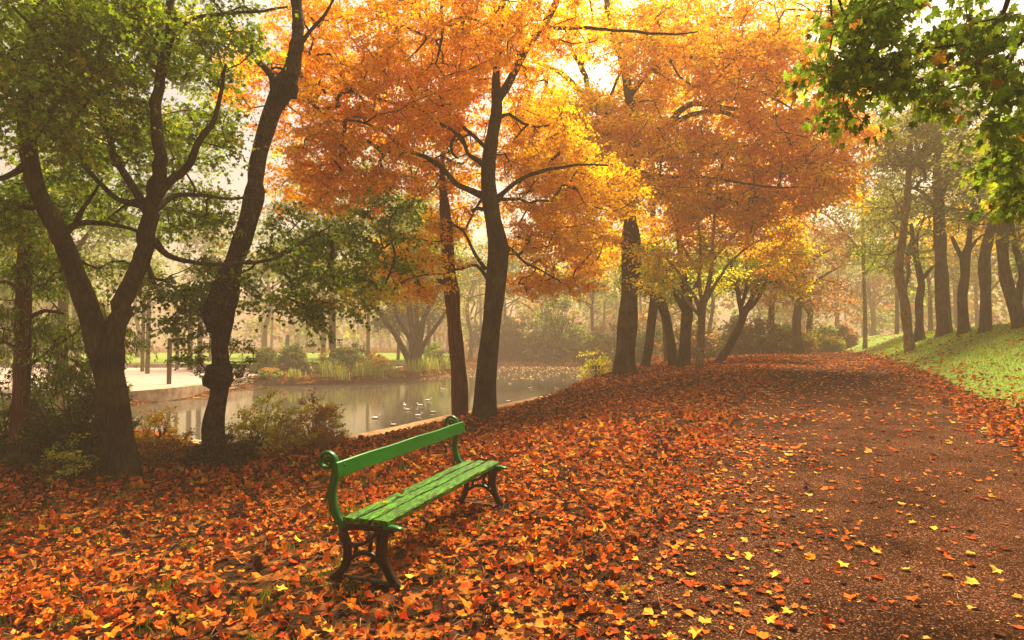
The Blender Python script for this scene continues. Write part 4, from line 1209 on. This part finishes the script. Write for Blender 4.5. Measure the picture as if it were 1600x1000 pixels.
# ================================================================== TREES ON THE GRASS BANK
RB = 'trees in a row along the top of the grassy bank'
T20, g20 = tree('birch_tree', 'slim leaning birch at the foot of the grassy bank, small orange board on it', 'tree', [
    [(1422, 549, 16.4), (1419, 520, 14.8), (1414, 480, 14.8), (1408, 445, 14.8), (1404, 420, 13.9), (1408, 385, 12.3), (1413, 350, 11.5), (1417, 310, 10.7), (1420, 270, 9.0), (1424, 200, 7.4), (1430, 120, 4.9)],
    [(1413, 455, 6), (1419, 430, 6), (1419, 400, 5.7), (1425, 365, 4.1)],
], [(1420, 220, 70, 70, 0, 2.5, 50, 'misty'), (1380, 320, 50, 40, 0, 2, 14, 'misty'), (1440, 290, 50, 50, 1, 2, 16, 'misty')], bark=B_PALE, seed=71, per=90, twigs=6, spread=.9, size=.11, shape='oval', lump=.12, flare=.25, group=RB)
B = [
    ('dark crooked tree forking low just behind the leaning birch', [[(1436, 533, 15), (1437, 500, 12), (1436, 470, 12), (1440, 445, 11), (1434, 415, 10), (1428, 390, 8), (1424, 350, 6)], [(1438, 440, 8), (1455, 420, 6), (1475, 405, 4)], [(1436, 430, 7), (1432, 380, 5), (1445, 340, 4)]], [(1410, 340, 80, 45, 0, 2.5, 40, 'misty'), (1390, 400, 50, 25, 0, 2, 12, 'olive'), (1440, 390, 40, 20, 0, 1, 6, 'misty')], B_GREY, 72),
    ('tallest and thickest straight trunk on the grassy bank', [[(1476, 524, 26), (1474, 480, 21), (1471, 430, 19), (1469, 380, 18), (1467, 320, 17), (1466, 260, 16), (1468, 180, 13), (1472, 80, 9)], [(1468, 300, 9), (1490, 260, 7), (1530, 230, 5)], [(1467, 330, 8), (1440, 300, 6), (1410, 290, 4)]], [(1470, 230, 100, 70, 0, 3, 90, 'misty'), (1540, 250, 80, 60, 0, 3, 50, 'misty'), (1470, 320, 70, 30, 1, 2, 14, 'misty'), (1480, 150, 130, 60, 0, 3, 70, 'misty')], B_GREY, 73),
    ('dark knobbly trunk with a low fork between two straight trunks', [[(1506, 522, 18), (1505, 490, 14), (1504, 460, 16), (1508, 430, 13), (1508, 405, 14), (1514, 380, 9), (1516, 350, 7), (1520, 300, 5)], [(1506, 410, 9), (1496, 390, 7), (1488, 370, 5)], [(1512, 395, 7), (1526, 375, 4), (1540, 365, 3)]], [(1510, 340, 50, 30, 1, 2, 14, 'olive'), (1520, 290, 60, 30, 1, 2, 14, 'misty')], B_DARK, 74),
    ('smooth trunk swaying gently, clear of low branches, on the grassy bank', [[(1541, 519, 18), (1540, 480, 16), (1539, 440, 16), (1538, 410, 17), (1543, 380, 16), (1550, 350, 13), (1552, 310, 11), (1554, 240, 8)]], [(1550, 260, 70, 60, 0, 3, 40, 'misty'), (1560, 340, 50, 30, 2, 2, 10, 'amber')], B_GREY, 75),
    ('grey trunk bowed to one side, furthest along the grassy bank', [[(1594, 513, 24), (1586, 480, 20), (1576, 450, 18), (1569, 415, 17), (1566, 380, 18), (1567, 345, 17), (1570, 300, 14), (1575, 220, 10)], [(1590, 470, 12), (1597, 430, 10), (1592, 400, 10), (1584, 370, 9), (1582, 340, 8), (1580, 290, 6)]], [(1590, 260, 70, 80, 0, 3, 50, 'misty'), (1630, 350, 40, 60, 0, 2, 16, 'olive')], B_GREY, 76),
]
for lab, limbs, crown, bk, sd in B:
    tree('bank_tree', lab, 'tree', limbs, crown, bark=bk, seed=sd, per=80, twigs=6, spread=1.0, size=.13, shape='oval', lump=.1, flare=.28, group=RB)
# small orange board on the birch
p = at(1418, 405, g20[1] - .26)
mb = MB(); mb.box((0, 0, 0), (.20, .03, .24)); mb.box((0, -.02, .125), (.22, .05, .02)); mb.box((0, -.02, -.125), (.22, .05, .02))
sg = empty('trail_board', p, 'small plain orange board fixed to the leaning birch', 'board')
o = mb.build('panel', plain_noise('orange_board', (.55, .17, .06), (.66, .24, .09), 12), sg, smooth=False)
mb = MB(); mb.tube([(0, .015, 0), (0, .24, 0)], [.012, .012], 6); mb.build('bracket', M_IRON, sg)

# near bough of a sycamore standing beyond the right edge
tree('sycamore_tree', 'large green sycamore leaves hanging in from the top corner over the path', 'tree', [
    [(2150, 640, 70), (2130, 300, 60), (2100, 0, 52), (2080, -250, 44), (2060, -500, 36)],
    [(2110, 100, 26), (1950, 0, 20, -.5), (1780, -60, 15, -.9), (1640, -70, 11, -1.1), (1590, -20, 9, -1.2), (1564, 25, 7, -1.2), (1530, 54, 5, -1.2), (1500, 68, 4, -1.2), (1458, 76, 3, -1.2)],
    [(1700, -66, 11, -1.0), (1630, 30, 8, -1), (1590, 72, 6, -1), (1550, 108, 5, -1), (1508, 131, 4, -1), (1460, 143, 3, -1), (1410, 130, 2.5, -1)],
    [(1640, -70, 10, -1.1), (1500, -110, 8, -1.1), (1380, -100, 7, -1.1), (1310, -40, 5, -1.1), (1322, 40, 4, -1.1), (1350, 85, 3.5, -1.1), (1400, 140, 2.5, -1.1)],
    [(1380, -100, 6, -1.1), (1310, -60, 5, -1), (1298, 0, 4, -1), (1302, 50, 3, -1), (1292, 90, 2, -1)],
    [(2100, 0, 24), (1900, 0, 17, -.4), (1740, 40, 12, -.8), (1620, 40, 7, -.9), (1585, 80, 5, -.9), (1572, 130, 4, -.9), (1562, 180, 3, -.9), (1556, 220, 2.5, -.9)],
    [(1740, 40, 10, -.8), (1660, 160, 7, -.8), (1620, 250, 5, -.8), (1590, 300, 4, -.8), (1560, 335, 3, -.8)],
], [
    (1345, 45, 65, 50, -1.1, .5, 24, 'maple'), (1400, 105, 65, 45, -1.1, .5, 24, 'maple'), (1320, 120, 45, 40, -1.1, .5, 11, 'maple'), (1310, 170, 30, 25, -1.1, .4, 4, 'maple'), (1390, 10, 50, 30, -1.1, .4, 10, 'maple'), (1455, 150, 35, 22, -1.1, .4, 8, 'maple'), (1270, 95, 22, 25, -1.1, .4, 3, 'maple'),
    (1540, 45, 65, 45, -1, .5, 20, 'maple'), (1555, 120, 55, 45, -1, .5, 20, 'maple'), (1580, 200, 40, 50, -.9, .5, 18, 'maple'), (1580, 265, 36, 36, -.8, .4, 9, 'maple'), (1568, 312, 30, 18, -.8, .3, 5, 'maple'), (1480, 55, 25, 30, -1.1, .3, 5, 'maple'),
    (1450, -50, 180, 40, -1.1, .6, 22, 'maple'), (1680, 150, 60, 160, -.6, .6, 24, 'maple'),
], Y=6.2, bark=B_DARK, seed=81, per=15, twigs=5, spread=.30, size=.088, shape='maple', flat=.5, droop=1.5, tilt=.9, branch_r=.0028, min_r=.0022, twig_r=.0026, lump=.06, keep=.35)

# ================================================================== SHRUBS ON THE NEAR BANK
def gz(px, py, dy=0):
    g = ground(px, py); return np.array((g[0], g[1] + dy, hz(g[0], g[1] + dy)))
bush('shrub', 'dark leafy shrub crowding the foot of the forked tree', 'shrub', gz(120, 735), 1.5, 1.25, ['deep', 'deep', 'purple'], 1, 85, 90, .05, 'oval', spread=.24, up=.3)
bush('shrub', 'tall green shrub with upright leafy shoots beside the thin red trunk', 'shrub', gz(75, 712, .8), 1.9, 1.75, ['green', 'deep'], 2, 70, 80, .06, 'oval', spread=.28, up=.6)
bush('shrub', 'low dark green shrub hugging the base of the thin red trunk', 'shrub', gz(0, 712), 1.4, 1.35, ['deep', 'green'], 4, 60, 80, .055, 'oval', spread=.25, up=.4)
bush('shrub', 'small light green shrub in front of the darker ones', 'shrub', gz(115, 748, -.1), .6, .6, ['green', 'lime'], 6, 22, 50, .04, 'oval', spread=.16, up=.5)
bush('shrub', 'bright yellow bush between the forked tree and the birch', 'shrub', gz(240, 712, .2), .95, 1.0, 'yellow', 7, 26, 60, .045, 'oval', spread=.22, up=.5)
bush('shrub', 'brown scrub growing low between two trunks', 'shrub', gz(262, 726), 1.1, .5, ['brown', 'rust'], 8, 36, 50, .045, 'kite', spread=.22, up=.3)
bush('shrub', 'yellow-green feathery bush right of the birch', 'shrub', gz(405, 706), 1.15, 1.0, ['lime', 'lime', 'yellow'], 9, 48, 60, .05, 'kite', spread=.26, up=.4)
bush('shrub', 'dry brown bush with a few green leaves at the water edge', 'shrub', gz(495, 697), 1.15, .98, ['brown', 'brown', 'lime'], 10, 70, 80, .035, 'kite', spread=.22, up=.7, stem=plain_noise('dry_stem', (.25, .13, .06), (.40, .22, .11), 9))
bush('shrub', 'dry tan stems standing between the yellow-green and brown bushes', 'shrub', gz(450, 706), .7, .78, ['brown', 'lime'], 12, 34, 36, .035, 'kite', spread=.2, up=1.0, stem=plain_noise('tan_stem', (.30, .16, .08), (.45, .26, .13), 9))
bush('ivy_clump', 'dark tangle of ivy and shoots round the foot of the birch', 'ivy', gz(348, 722, .0), 1.25, .42, ['purple', 'deep', 'purple'], 13, 60, 50, .045, 'oval', spread=.18, up=.2)

# ================================================================== ACROSS THE POND
def farpt(px, Y):
    p = at(px, 550, Y); return np.array((p[0], Y, hz(p[0], Y)))
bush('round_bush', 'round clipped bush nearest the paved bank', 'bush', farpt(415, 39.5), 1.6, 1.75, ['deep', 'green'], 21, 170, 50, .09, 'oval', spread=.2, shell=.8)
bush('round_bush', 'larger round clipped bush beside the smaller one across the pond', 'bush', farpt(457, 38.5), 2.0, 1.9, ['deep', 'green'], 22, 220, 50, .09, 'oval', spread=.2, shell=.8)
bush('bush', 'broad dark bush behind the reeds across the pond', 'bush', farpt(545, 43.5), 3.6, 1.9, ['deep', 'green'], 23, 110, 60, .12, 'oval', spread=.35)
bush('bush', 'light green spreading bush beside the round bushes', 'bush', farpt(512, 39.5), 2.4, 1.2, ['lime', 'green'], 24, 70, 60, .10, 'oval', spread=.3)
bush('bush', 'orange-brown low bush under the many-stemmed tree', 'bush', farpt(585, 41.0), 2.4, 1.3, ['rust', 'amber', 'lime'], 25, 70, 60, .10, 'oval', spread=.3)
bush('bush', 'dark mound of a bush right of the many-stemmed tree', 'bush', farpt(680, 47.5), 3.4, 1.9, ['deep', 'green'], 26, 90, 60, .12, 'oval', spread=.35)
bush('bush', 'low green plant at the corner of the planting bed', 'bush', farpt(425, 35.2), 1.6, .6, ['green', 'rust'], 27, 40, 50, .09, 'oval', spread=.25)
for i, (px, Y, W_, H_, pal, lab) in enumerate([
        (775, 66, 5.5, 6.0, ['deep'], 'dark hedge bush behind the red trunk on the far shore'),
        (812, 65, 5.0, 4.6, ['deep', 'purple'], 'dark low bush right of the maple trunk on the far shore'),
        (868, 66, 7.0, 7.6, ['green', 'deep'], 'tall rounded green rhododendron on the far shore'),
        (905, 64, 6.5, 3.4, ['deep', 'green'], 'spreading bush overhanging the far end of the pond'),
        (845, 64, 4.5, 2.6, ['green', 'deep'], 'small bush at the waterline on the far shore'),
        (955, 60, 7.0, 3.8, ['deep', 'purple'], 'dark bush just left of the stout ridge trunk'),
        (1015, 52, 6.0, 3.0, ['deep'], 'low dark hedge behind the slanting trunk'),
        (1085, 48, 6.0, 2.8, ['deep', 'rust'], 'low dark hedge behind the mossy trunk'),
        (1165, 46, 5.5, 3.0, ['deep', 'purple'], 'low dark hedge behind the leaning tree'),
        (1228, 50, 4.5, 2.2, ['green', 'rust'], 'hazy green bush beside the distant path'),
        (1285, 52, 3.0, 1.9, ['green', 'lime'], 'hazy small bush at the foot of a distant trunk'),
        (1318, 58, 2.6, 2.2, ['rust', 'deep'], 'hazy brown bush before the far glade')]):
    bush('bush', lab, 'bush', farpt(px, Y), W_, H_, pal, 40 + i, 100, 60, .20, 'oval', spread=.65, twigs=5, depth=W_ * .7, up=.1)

# reeds along the planting bed
rc = np.array([(.30, .33, .04), (.42, .40, .06), (.20, .26, .03)])
bedP, _ = smooth_path([(x, y, 0) for x, y in bed_pts], [1] * len(bed_pts), .9)
M_REED = M_GRASS
for i, q in enumerate(bedP[2:]):
    rng = np.random.RandomState(200 + i)
    if rng.rand() < .12: continue
    T_ = np.array((q[0] - .1 - .3 * rng.rand(), q[1] + .3 + .4 * rng.rand()))
    c = np.array((T_[0], T_[1], hz(*T_)))
    n = rng.randint(50, 90)
    a = rng.uniform(0, 6.28, n); L = rng.uniform(.6, 1.3, n) * (1 if q[0] > -12.2 else .55)
    b0 = c + np.stack([rng.randn(n) * .22, rng.randn(n) * .22, np.zeros(n)], 1)
    d = np.stack([np.cos(a), np.sin(a), 0 * a], 1)
    s = np.stack([-np.sin(a), np.cos(a), 0 * a], 1) * .018
    ln = rng.uniform(.08, .5, n)[:, None]
    m1 = b0 + d * ln * L[:, None] * .35 + np.stack([0 * a, 0 * a, L * .6], 1)
    e1 = b0 + d * ln * L[:, None] * 1.1 + np.stack([0 * a, 0 * a, L * (1 - ln[:, 0] * .55)], 1)
    V = np.stack([b0 - s, b0 + s, m1 + s * .9, m1 - s * .9, e1], 1).reshape(-1, 3)
    k = (np.arange(n) * 5)[:, None]
    col = np.repeat(rc[rng.choice(3, n)] * np.exp(rng.randn(n, 1) * .15), 5, 0)
    o = link_mesh('reed_clump', V, [np.concatenate([k + np.array((0, 1, 2)), k + np.array((0, 2, 3))]), k + np.array((3, 2, 4))], M_REED, None, False, col, c)
    tag(o, 'clump of pale green reeds along the edge of the planting bed across the pond', 'reeds', 'reeds along the planting bed')

# many-stemmed tree on the bed
tree('many_stemmed_tree', 'many-stemmed tree splaying from one base behind the reeds across the pond', 'tree', [
    [(648, 578, 20), (650, 555, 17), (648, 530, 11), (642, 500, 9), (638, 470, 8), (632, 430, 6), (628, 390, 4)],
    [(643, 572, 13), (630, 545, 10), (612, 515, 9), (594, 490, 7), (580, 468, 6), (565, 440, 4)],
    [(650, 570, 13), (656, 530, 9), (664, 495, 8), (676, 470, 7), (690, 440, 5)],
    [(648, 560, 11), (640, 530, 8), (624, 500, 7), (612, 470, 6), (604, 440, 4)],
    [(652, 560, 10), (668, 530, 7), (690, 495, 6), (705, 460, 4)],
    [(650, 555, 9), (652, 515, 7), (650, 475, 6), (655, 440, 4)],
], [(600, 455, 70, 30, 0, 3, 26, 'misty'), (650, 440, 70, 35, 0, 3, 30, 'green'), (690, 460, 50, 30, 0, 2, 18, 'misty'), (620, 400, 80, 40, 0, 3, 30, 'green'), (680, 390, 60, 40, 0, 3, 20, 'green')],
    Y=43, bark=B_GREY, seed=91, per=70, twigs=6, spread=1.3, size=.16, shape='kite', flat=.4, lump=.05, flare=.3, twig_r=.008, branch_r=.012)

# posts on the paved bank
for i, (px, Y, hh, r_, lab) in enumerate([
        (265, 28.5, 2.1, .10, 'nearest short dark post at the edge of the paved bank'), (223, 41, 5.0, .12, 'tall grey post at the back of the paving, left one of the close pair'), (231, 38, 5.0, .13, 'tall grey post at the back of the paving, right one of the close pair'),
        (277, 44, 4.6, .12, 'thin grey post standing behind the short dark one'), (297, 43, 4.8, .16, 'grey post seen just left of the birch trunk'), (312, 42, 4.8, .16, 'grey post half hidden by the birch trunk'), (449, 58, 2.6, .18, 'pale short post on the far lawn above the round bush')]):
    c = farpt(px, Y)
    mb = MB()
    mb.tube([(0, 0, -.2), (0, 0, hh - .12), (0, 0, hh)], [r_, r_, r_], 12)
    ro = empty('wooden_post', c, lab, 'post', 'posts beyond the pond')
    mb.build('shaft', B_GREY, ro)
    mb = MB(); mb.tube([(0, 0, hh), (0, 0, hh + .05), (0, 0, hh + .10)], [r_ * 1.2, r_ * 1.2, r_ * .6], 12)
    mb.build('cap', B_GREY, ro)

# green trees across the water, left
tree('lime_tree', 'green tree on the paved bank seen between the forked trunk and the thin red trunk', 'tree', [
    [(95, 590, 18), (98, 520, 15), (100, 430, 14), (104, 330, 12), (110, 200, 9), (115, 60, 6)], [(100, 420, 8), (150, 350, 6), (210, 300, 4)], [(100, 400, 8), (50, 340, 6), (10, 300, 4)], [(108, 260, 6), (180, 180, 4), (240, 130, 3)],
], [(80, 350, 130, 70, 0, 3, 50, 'green'), (220, 330, 110, 60, 1, 3, 40, 'green'), (120, 210, 150, 80, 0, 3, 60, 'olive'), (280, 210, 110, 80, 1, 3, 40, 'olive'), (150, 60, 200, 80, 0, 3, 50, 'olive'), (330, 80, 80, 90, 1, 3, 24, 'olive'), (30, 430, 60, 30, 0, 2, 14, 'green')],
    bark=B_GREY, seed=95, per=80, twigs=6, spread=1.2, size=.17, shape='oval', Y=27.5, lump=.06, twig_r=.008, branch_r=.012)
tree('lime_tree', 'green-gold tree on the far lawn behind the light green bush', 'tree', [
    [(520, 560, 12), (519, 480, 10), (516, 400, 9), (512, 320, 7), (508, 220, 4)], [(516, 420, 6), (470, 360, 4), (430, 330, 3)], [(516, 400, 6), (570, 340, 4), (610, 310, 3)],
], [(470, 350, 90, 55, 0, 3, 50, 'green'), (570, 340, 90, 55, 0, 3, 50, 'green'), (510, 260, 110, 60, 0, 3, 44, 'olive'), (630, 290, 60, 50, 0, 3, 22, 'green'), (430, 420, 60, 25, 0, 2, 14, 'green'), (560, 420, 70, 25, 0, 2, 16, 'lime')],
    bark=B_GREY, seed=96, per=80, twigs=6, spread=1.6, size=.22, shape='oval', Y=51, lump=.06, twig_r=.01, branch_r=.014)

tree('hazy_tree', 'soft olive tree in the haze between the golden crowns and the leaning birch', 'tree', [
    [(1352, 556, 7), (1352, 500, 6), (1350, 430, 5), (1348, 340, 5), (1350, 230, 3)], [(1351, 430, 4), (1390, 380, 3), (1440, 360, 2)], [(1350, 400, 4), (1310, 350, 3), (1280, 330, 2)],
], [(1350, 320, 70, 50, 0, 3, 34, 'misty'), (1390, 240, 60, 60, 0, 3, 34, 'misty'), (1390, 390, 70, 30, 0, 3, 22, 'olive'), (1300, 380, 50, 40, 0, 3, 18, 'rust'), (1340, 180, 60, 50, 0, 3, 22, 'misty')],
    bark=B_PALE, seed=97, per=70, twigs=6, spread=1.4, size=.2, shape='kite', Y=45, lump=.05, twig_r=.01, branch_r=.012)


# ================================================================== HAZY TREES FARTHER OFF
def far_tree(name, label, px, Y, hgt, crown_w, pal, seed, trunk_w, low=.3, bark=None, group='hazy trees beyond the pond and path', per=60, n=70, size=.26, conical=False, lean=0.0):
    base = farpt(px, Y)
    rng = np.random.RandomState(seed)
    s = F / Y
    H = hgt
    def P(dx, z, dy=0):
        q = base + np.array((dx, 0, z))
        t = (q[1]) / 1.0
        # photo pixel of a world point
        vx, vy, vz = q[0], q[1], q[2] - CZ
        yy = vy * CP + vz * SP; zz = -vy * SP + vz * CP
        return (800 + F * vx / yy, 500 - F * zz / yy)
    def lb(pts):
        return [(*P(x, z), wd * s, dy) for x, z, wd, dy in pts]
    tw = trunk_w
    limbs = [lb([(0, 0, tw, 0), (lean * .2 + rng.randn() * .1, H * .2, tw * .85, 0), (lean * .6 + rng.randn() * .25, H * .4, tw * .7, 0), (lean + rng.randn() * .4, H * .65, tw * .45, 0), (lean + rng.randn() * .5, H * .92, tw * .12, 0)])]
    if not conical:
        for k in range(5):
            sg = -1 if k % 2 else 1
            z0 = H * rng.uniform(low, .6)
            l = crown_w * rng.uniform(.25, .42)
            limbs.append(lb([(lean * z0 / H, z0, tw * .4, 0), (lean * z0 / H + sg * l * .5, z0 + l * .5, tw * .28, rng.randn() * l * .4), (lean * z0 / H + sg * l, z0 + l * .8, tw * .14, rng.randn() * l * .8)]))
    crown = []
    if conical:
        for k in range(6):
            f = (k + .5) / 6
            z = H * (low + (1 - low) * f)
            wd = crown_w * .5 * (1 - f) + .5
            crown.append((base + np.array((0, 0, z)), (wd, wd, H * .08), max(5, int(n / 6 * (1.5 - f))), pal if isinstance(pal, str) else pal[k % len(pal)]))
    else:
        m = 7
        for k in range(m):
            a = rng.uniform(0, 6.28)
            f = rng.uniform(0, 1)
            z = H * (low + .12 + (.95 - low - .12) * f)
            r = crown_w * .5 * (1 - .55 * f) * rng.uniform(.2, .7)
            rr = crown_w * rng.uniform(.24, .36)
            crown.append((base + np.array((r * math.cos(a) + lean * f, r * math.sin(a), z)), (rr, rr, rr * .62), n // m, pal if isinstance(pal, str) else pal[k % len(pal)]))
    return tree(name, label, 'tree', limbs, crown, group=group, bark=bark or B_GREY, seed=seed, per=per, twigs=6, spread=crown_w * .13 + .5, size=size, shape='kite', flat=.35, droop=.5, tilt=.8, twig_r=0, lump=.06, branch_r=.02, min_r=.012, px=False, base=base, sides=10)[0]

# prototypes, then copies
protos = {
    'broad': far_tree('broadleaf_tree', 'pale green round-headed tree on the far lawn, left of all in the haze', 120, 62, 14, 11, ['misty', 'green', 'olive'], 301, .6, .25),
    'tall': far_tree('tall_tree', 'tall thin-stemmed tree in the mist behind the many-stemmed tree', 655, 66, 18, 9, ['misty', 'green'], 302, .55, .35, n=80),
    'rust': far_tree('brown_tree', 'brown-leaved tree standing in the mist beside the distant path', 1247, 47, 12, 9, ['rust', 'misty', 'rust'], 303, .8, .32, n=80, size=.22),
    'fir': far_tree('conifer_tree', 'dark narrow conifer rising behind the broken red trunk', 640, 56, 16, 5.5, ['deep', 'misty'], 304, .45, .22, n=90, conical=True),
    'gold': far_tree('golden_tree', 'hazy yellow tree behind the row on the grassy bank', 1545, 52, 13, 10, ['amber', 'misty', 'ochre'], 305, .5, .25),
}
spots = [
    ('broad', 'broadleaf_tree', 10, 55, 1.0, 'hazy round tree seen past the thin red trunk'), ('broad', 'broadleaf_tree', 215, 74, 1.1, 'misty round tree behind the pair of tall posts'), ('tall', 'tall_tree', 330, 64, .95, 'tall misty tree behind the gnarled birch'),
    ('broad', 'broadleaf_tree', 415, 76, 1.15, 'large misty green tree behind the round bushes'), ('broad', 'broadleaf_tree', 505, 68, 1.0, 'misty green tree rising over the light green bush'), ('tall', 'tall_tree', 575, 78, 1.0, 'tall pale tree farthest back behind the reeds'),
    ('fir', 'conifer_tree', 668, 62, 1.05, 'second dark conifer, close beside the first'), ('fir', 'conifer_tree', 622, 67, .95, 'slimmer conifer left of the dark pair'), ('broad', 'broadleaf_tree', 735, 72, 1.0, 'misty green tree behind the dark maple trunk'), ('tall', 'tall_tree', 790, 74, .9, 'tall misty tree on the far shore beside the maple trunk'), ('broad', 'broadleaf_tree', 850, 78, 1.05, 'misty tree over the tall rhododendron'), ('tall', 'tall_tree', 925, 74, .9, 'misty tree close left of the ridge trunk'), ('rust', 'brown_tree', 1040, 64, 1.0, 'brown tree in the haze behind the curved trunk'),
    ('broad', 'broadleaf_tree', 1110, 66, .9, 'dim green tree behind the thin pale trunk'), ('rust', 'brown_tree', 1206, 52, .9, 'thin brown tree left of the larger brown one by the distant path'), ('rust', 'brown_tree', 1266, 56, .9, 'brown tree close behind the largest brown one'), ('tall', 'tall_tree', 1310, 84, .9, 'faint tall tree over the far glade'), ('rust', 'brown_tree', 1365, 88, 1.0, 'faint brown tree where the path disappears'),
    ('tall', 'tall_tree', 1402, 62, .85, 'faint tall tree left of the leaning birch'), ('gold', 'golden_tree', 1455, 58, 1.0, 'hazy yellow tree between the thickest trunk and the birch'), ('tall', 'tall_tree', 1500, 66, .9, 'faint tall tree behind the knobbly trunk'), ('gold', 'golden_tree', 1600, 48, .95, 'hazy yellow tree behind the bowed trunk'), ('broad', 'broadleaf_tree', 1640, 56, .9, 'hazy green tree beyond the bowed trunk'),
    ('broad', 'broadleaf_tree', -120, 60, 1.0, 'hazy round tree beyond the paved bank'), ('broad', 'broadleaf_tree', 1730, 60, 1.0, 'hazy green tree at the far end of the grassy bank'),
]
rng = np.random.RandomState(77)
for kind, nm, px, Y, scl, lab in spots:
    c = copy_tree(protos[kind])
    c.name = nm
    p = farpt(px, Y)
    c.location = tuple(p)
    c.rotation_euler = (0, 0, rng.uniform(0, 6.28))
    s = scl * rng.uniform(.93, 1.07)
    c.scale = (s, s, s * rng.uniform(.95, 1.1))
    c['label'] = lab

# woodland closing the view all round
n = 210
ang = rng.uniform(-1.35, 1.35, n); Rr = rng.uniform(92, 150, n)
V_, F_, C_, off = [], [], [], 0
E = []; PL = []
mb = MB()
for a, r in zip(ang, Rr):
    x, y = r * math.sin(a), r * math.cos(a)
    if -60 < x < -8 and y < 100: continue
    z = hz(x, y)
    h_ = rng.uniform(9, 19)
    mb.tube([(x, y, z - .3), (x + rng.randn() * .4, y, z + h_ * .5), (x + rng.randn(), y + rng.randn(), z + h_ * .9)], [.26, .18, .05], 6)
    for _ in range(18):
        E.append((x + rng.randn() * 2.6, y + rng.randn() * 2.6, z + h_ * rng.uniform(.12, 1.0)))
        PL.append(['misty', 'rust', 'green', 'misty', 'olive'][rng.randint(5)])
E = np.array(E)
Vv, Ff, Cc = foliage(E, rng.randn(*E.shape), PL, rng, 26, 4, 2.6, .75, 'kite', .6, .4, .9, 0, None)
wood = empty('distant_woodland', (0, 120, 0), 'distant mass of hazy trees closing the view', 'woodland')
wood['kind'] = 'stuff'
mb.build('trunks', B_GREY, wood, loc=(0, 120, 0))['kind'] = 'stuff'
link_mesh('foliage', Vv, [Ff], M_LEAF, wood, False, Cc, (0, 120, 0))['kind'] = 'stuff'

# ================================================================== WATER BIRDS
def bird_mat(name, c1, c2):
    return plain_noise(name, c1, c2, 30, .7, .2, .005)
MW, MG = bird_mat('pale_plumage', (.72, .68, .62), (.88, .85, .8)), bird_mat('brown_plumage', (.25, .18, .11), (.48, .38, .27))
def make_bird(nm, label, body, wing, s):
    root = empty(nm, (0, 0, 0), label, 'duck', 'water birds on the pond')
    mb = MB()
    P = [(-.24, 0, .10), (-.18, 0, .075), (-.08, 0, .05), (.03, 0, .045), (.12, 0, .065), (.165, 0, .12), (.175, 0, .18), (.195, 0, .215), (.225, 0, .215), (.26, 0, .205), (.30, 0, .20)]
    R = [.012, .05, .082, .09, .07, .042, .036, .042, .036, .016, .010]
    P, R = smooth_path(P, R, .02)
    mb.tube(P * s, R * s, 14)
    mb.build('body', body, root)
    for sg in (-1, 1):
        mb = MB()
        P, R = smooth_path([(.10, sg * .075, .085), (.0, sg * .092, .085), (-.12, sg * .07, .095), (-.22, sg * .03, .115)], [.02, .04, .03, .006], .02)
        mb.tube(P * s, R * s, 10)
        mb.build('wing', wing, root)
    return root
b1 = make_bird('duck', 'white bird', MW, MW, .52)
b2 = make_bird('duck', 'brown bird', MG, MW, .52)
birds = [(587, 654, 0, .3, 'pale duck floating nearest the water bushes'), (614, 665, 1, 2.6, 'brown duck floating closest to the bench back'), (632, 634, 0, 1.9, 'pale duck at the left of the small flock'), (638, 641, 1, .4, 'brown duck in the middle of the small flock'), (656, 634, 0, 3.0, 'pale duck in the middle of the small flock, tail to the bushes'),
         (669, 626, 0, .2, 'pale duck at the back of the small flock'), (654, 650, 0, .1, 'pale duck at the front of the small flock'), (676, 645, 1, 2.9, 'brown duck beside the red trunk'), (692, 609, 0, 3.1, 'pale duck alone near the reeds'), (795, 628, 1, .2, 'brown duck just right of the dark maple trunk'),
         (828, 607, 0, .1, 'pale duck in open water right of the maple trunk'), (870, 608, 0, 3.0, 'pale duck close under the leafy bank'), (796, 600, 1, 3.3, 'brown duck farthest out behind the maple trunk')]
used = set()
for px, py, k, a, lab in birds:
    r = ray(px, py)
    t = (WATER_Z - CZ) / r[2]
    src = (b1, b2)[k]
    o = src if k not in used else copy_tree(src)
    used.add(k)
    o.location = (r[0] * t, r[1] * t, WATER_Z - .01)
    o.rotation_euler = (0, 0, a)
    o['label'] = lab

# ================================================================== MIST
mb = MB()
mb.box((0, 112, 12.0), (516, 290, 28))
hz_o = mb.build('haze', bpy.data.materials.new('haze'), smooth=False)
hz_o['kind'] = 'stuff'
hm = hz_o.data.materials[0]
hm.use_nodes = True
hn = hm.node_tree
hn.nodes.clear()
ho = hn.nodes.new('ShaderNodeOutputMaterial')
pv = hn.nodes.new('ShaderNodeVolumePrincipled')
pv.inputs['Color'].default_value = (.68, .54, .41, 1)
pv.inputs['Density'].default_value = .0043
pv.inputs['Anisotropy'].default_value = 0.0
hn.links.new(pv.outputs[0], ho.inputs['Volume'])
tag(hz_o, 'warm autumn mist lying over the park', 'mist')
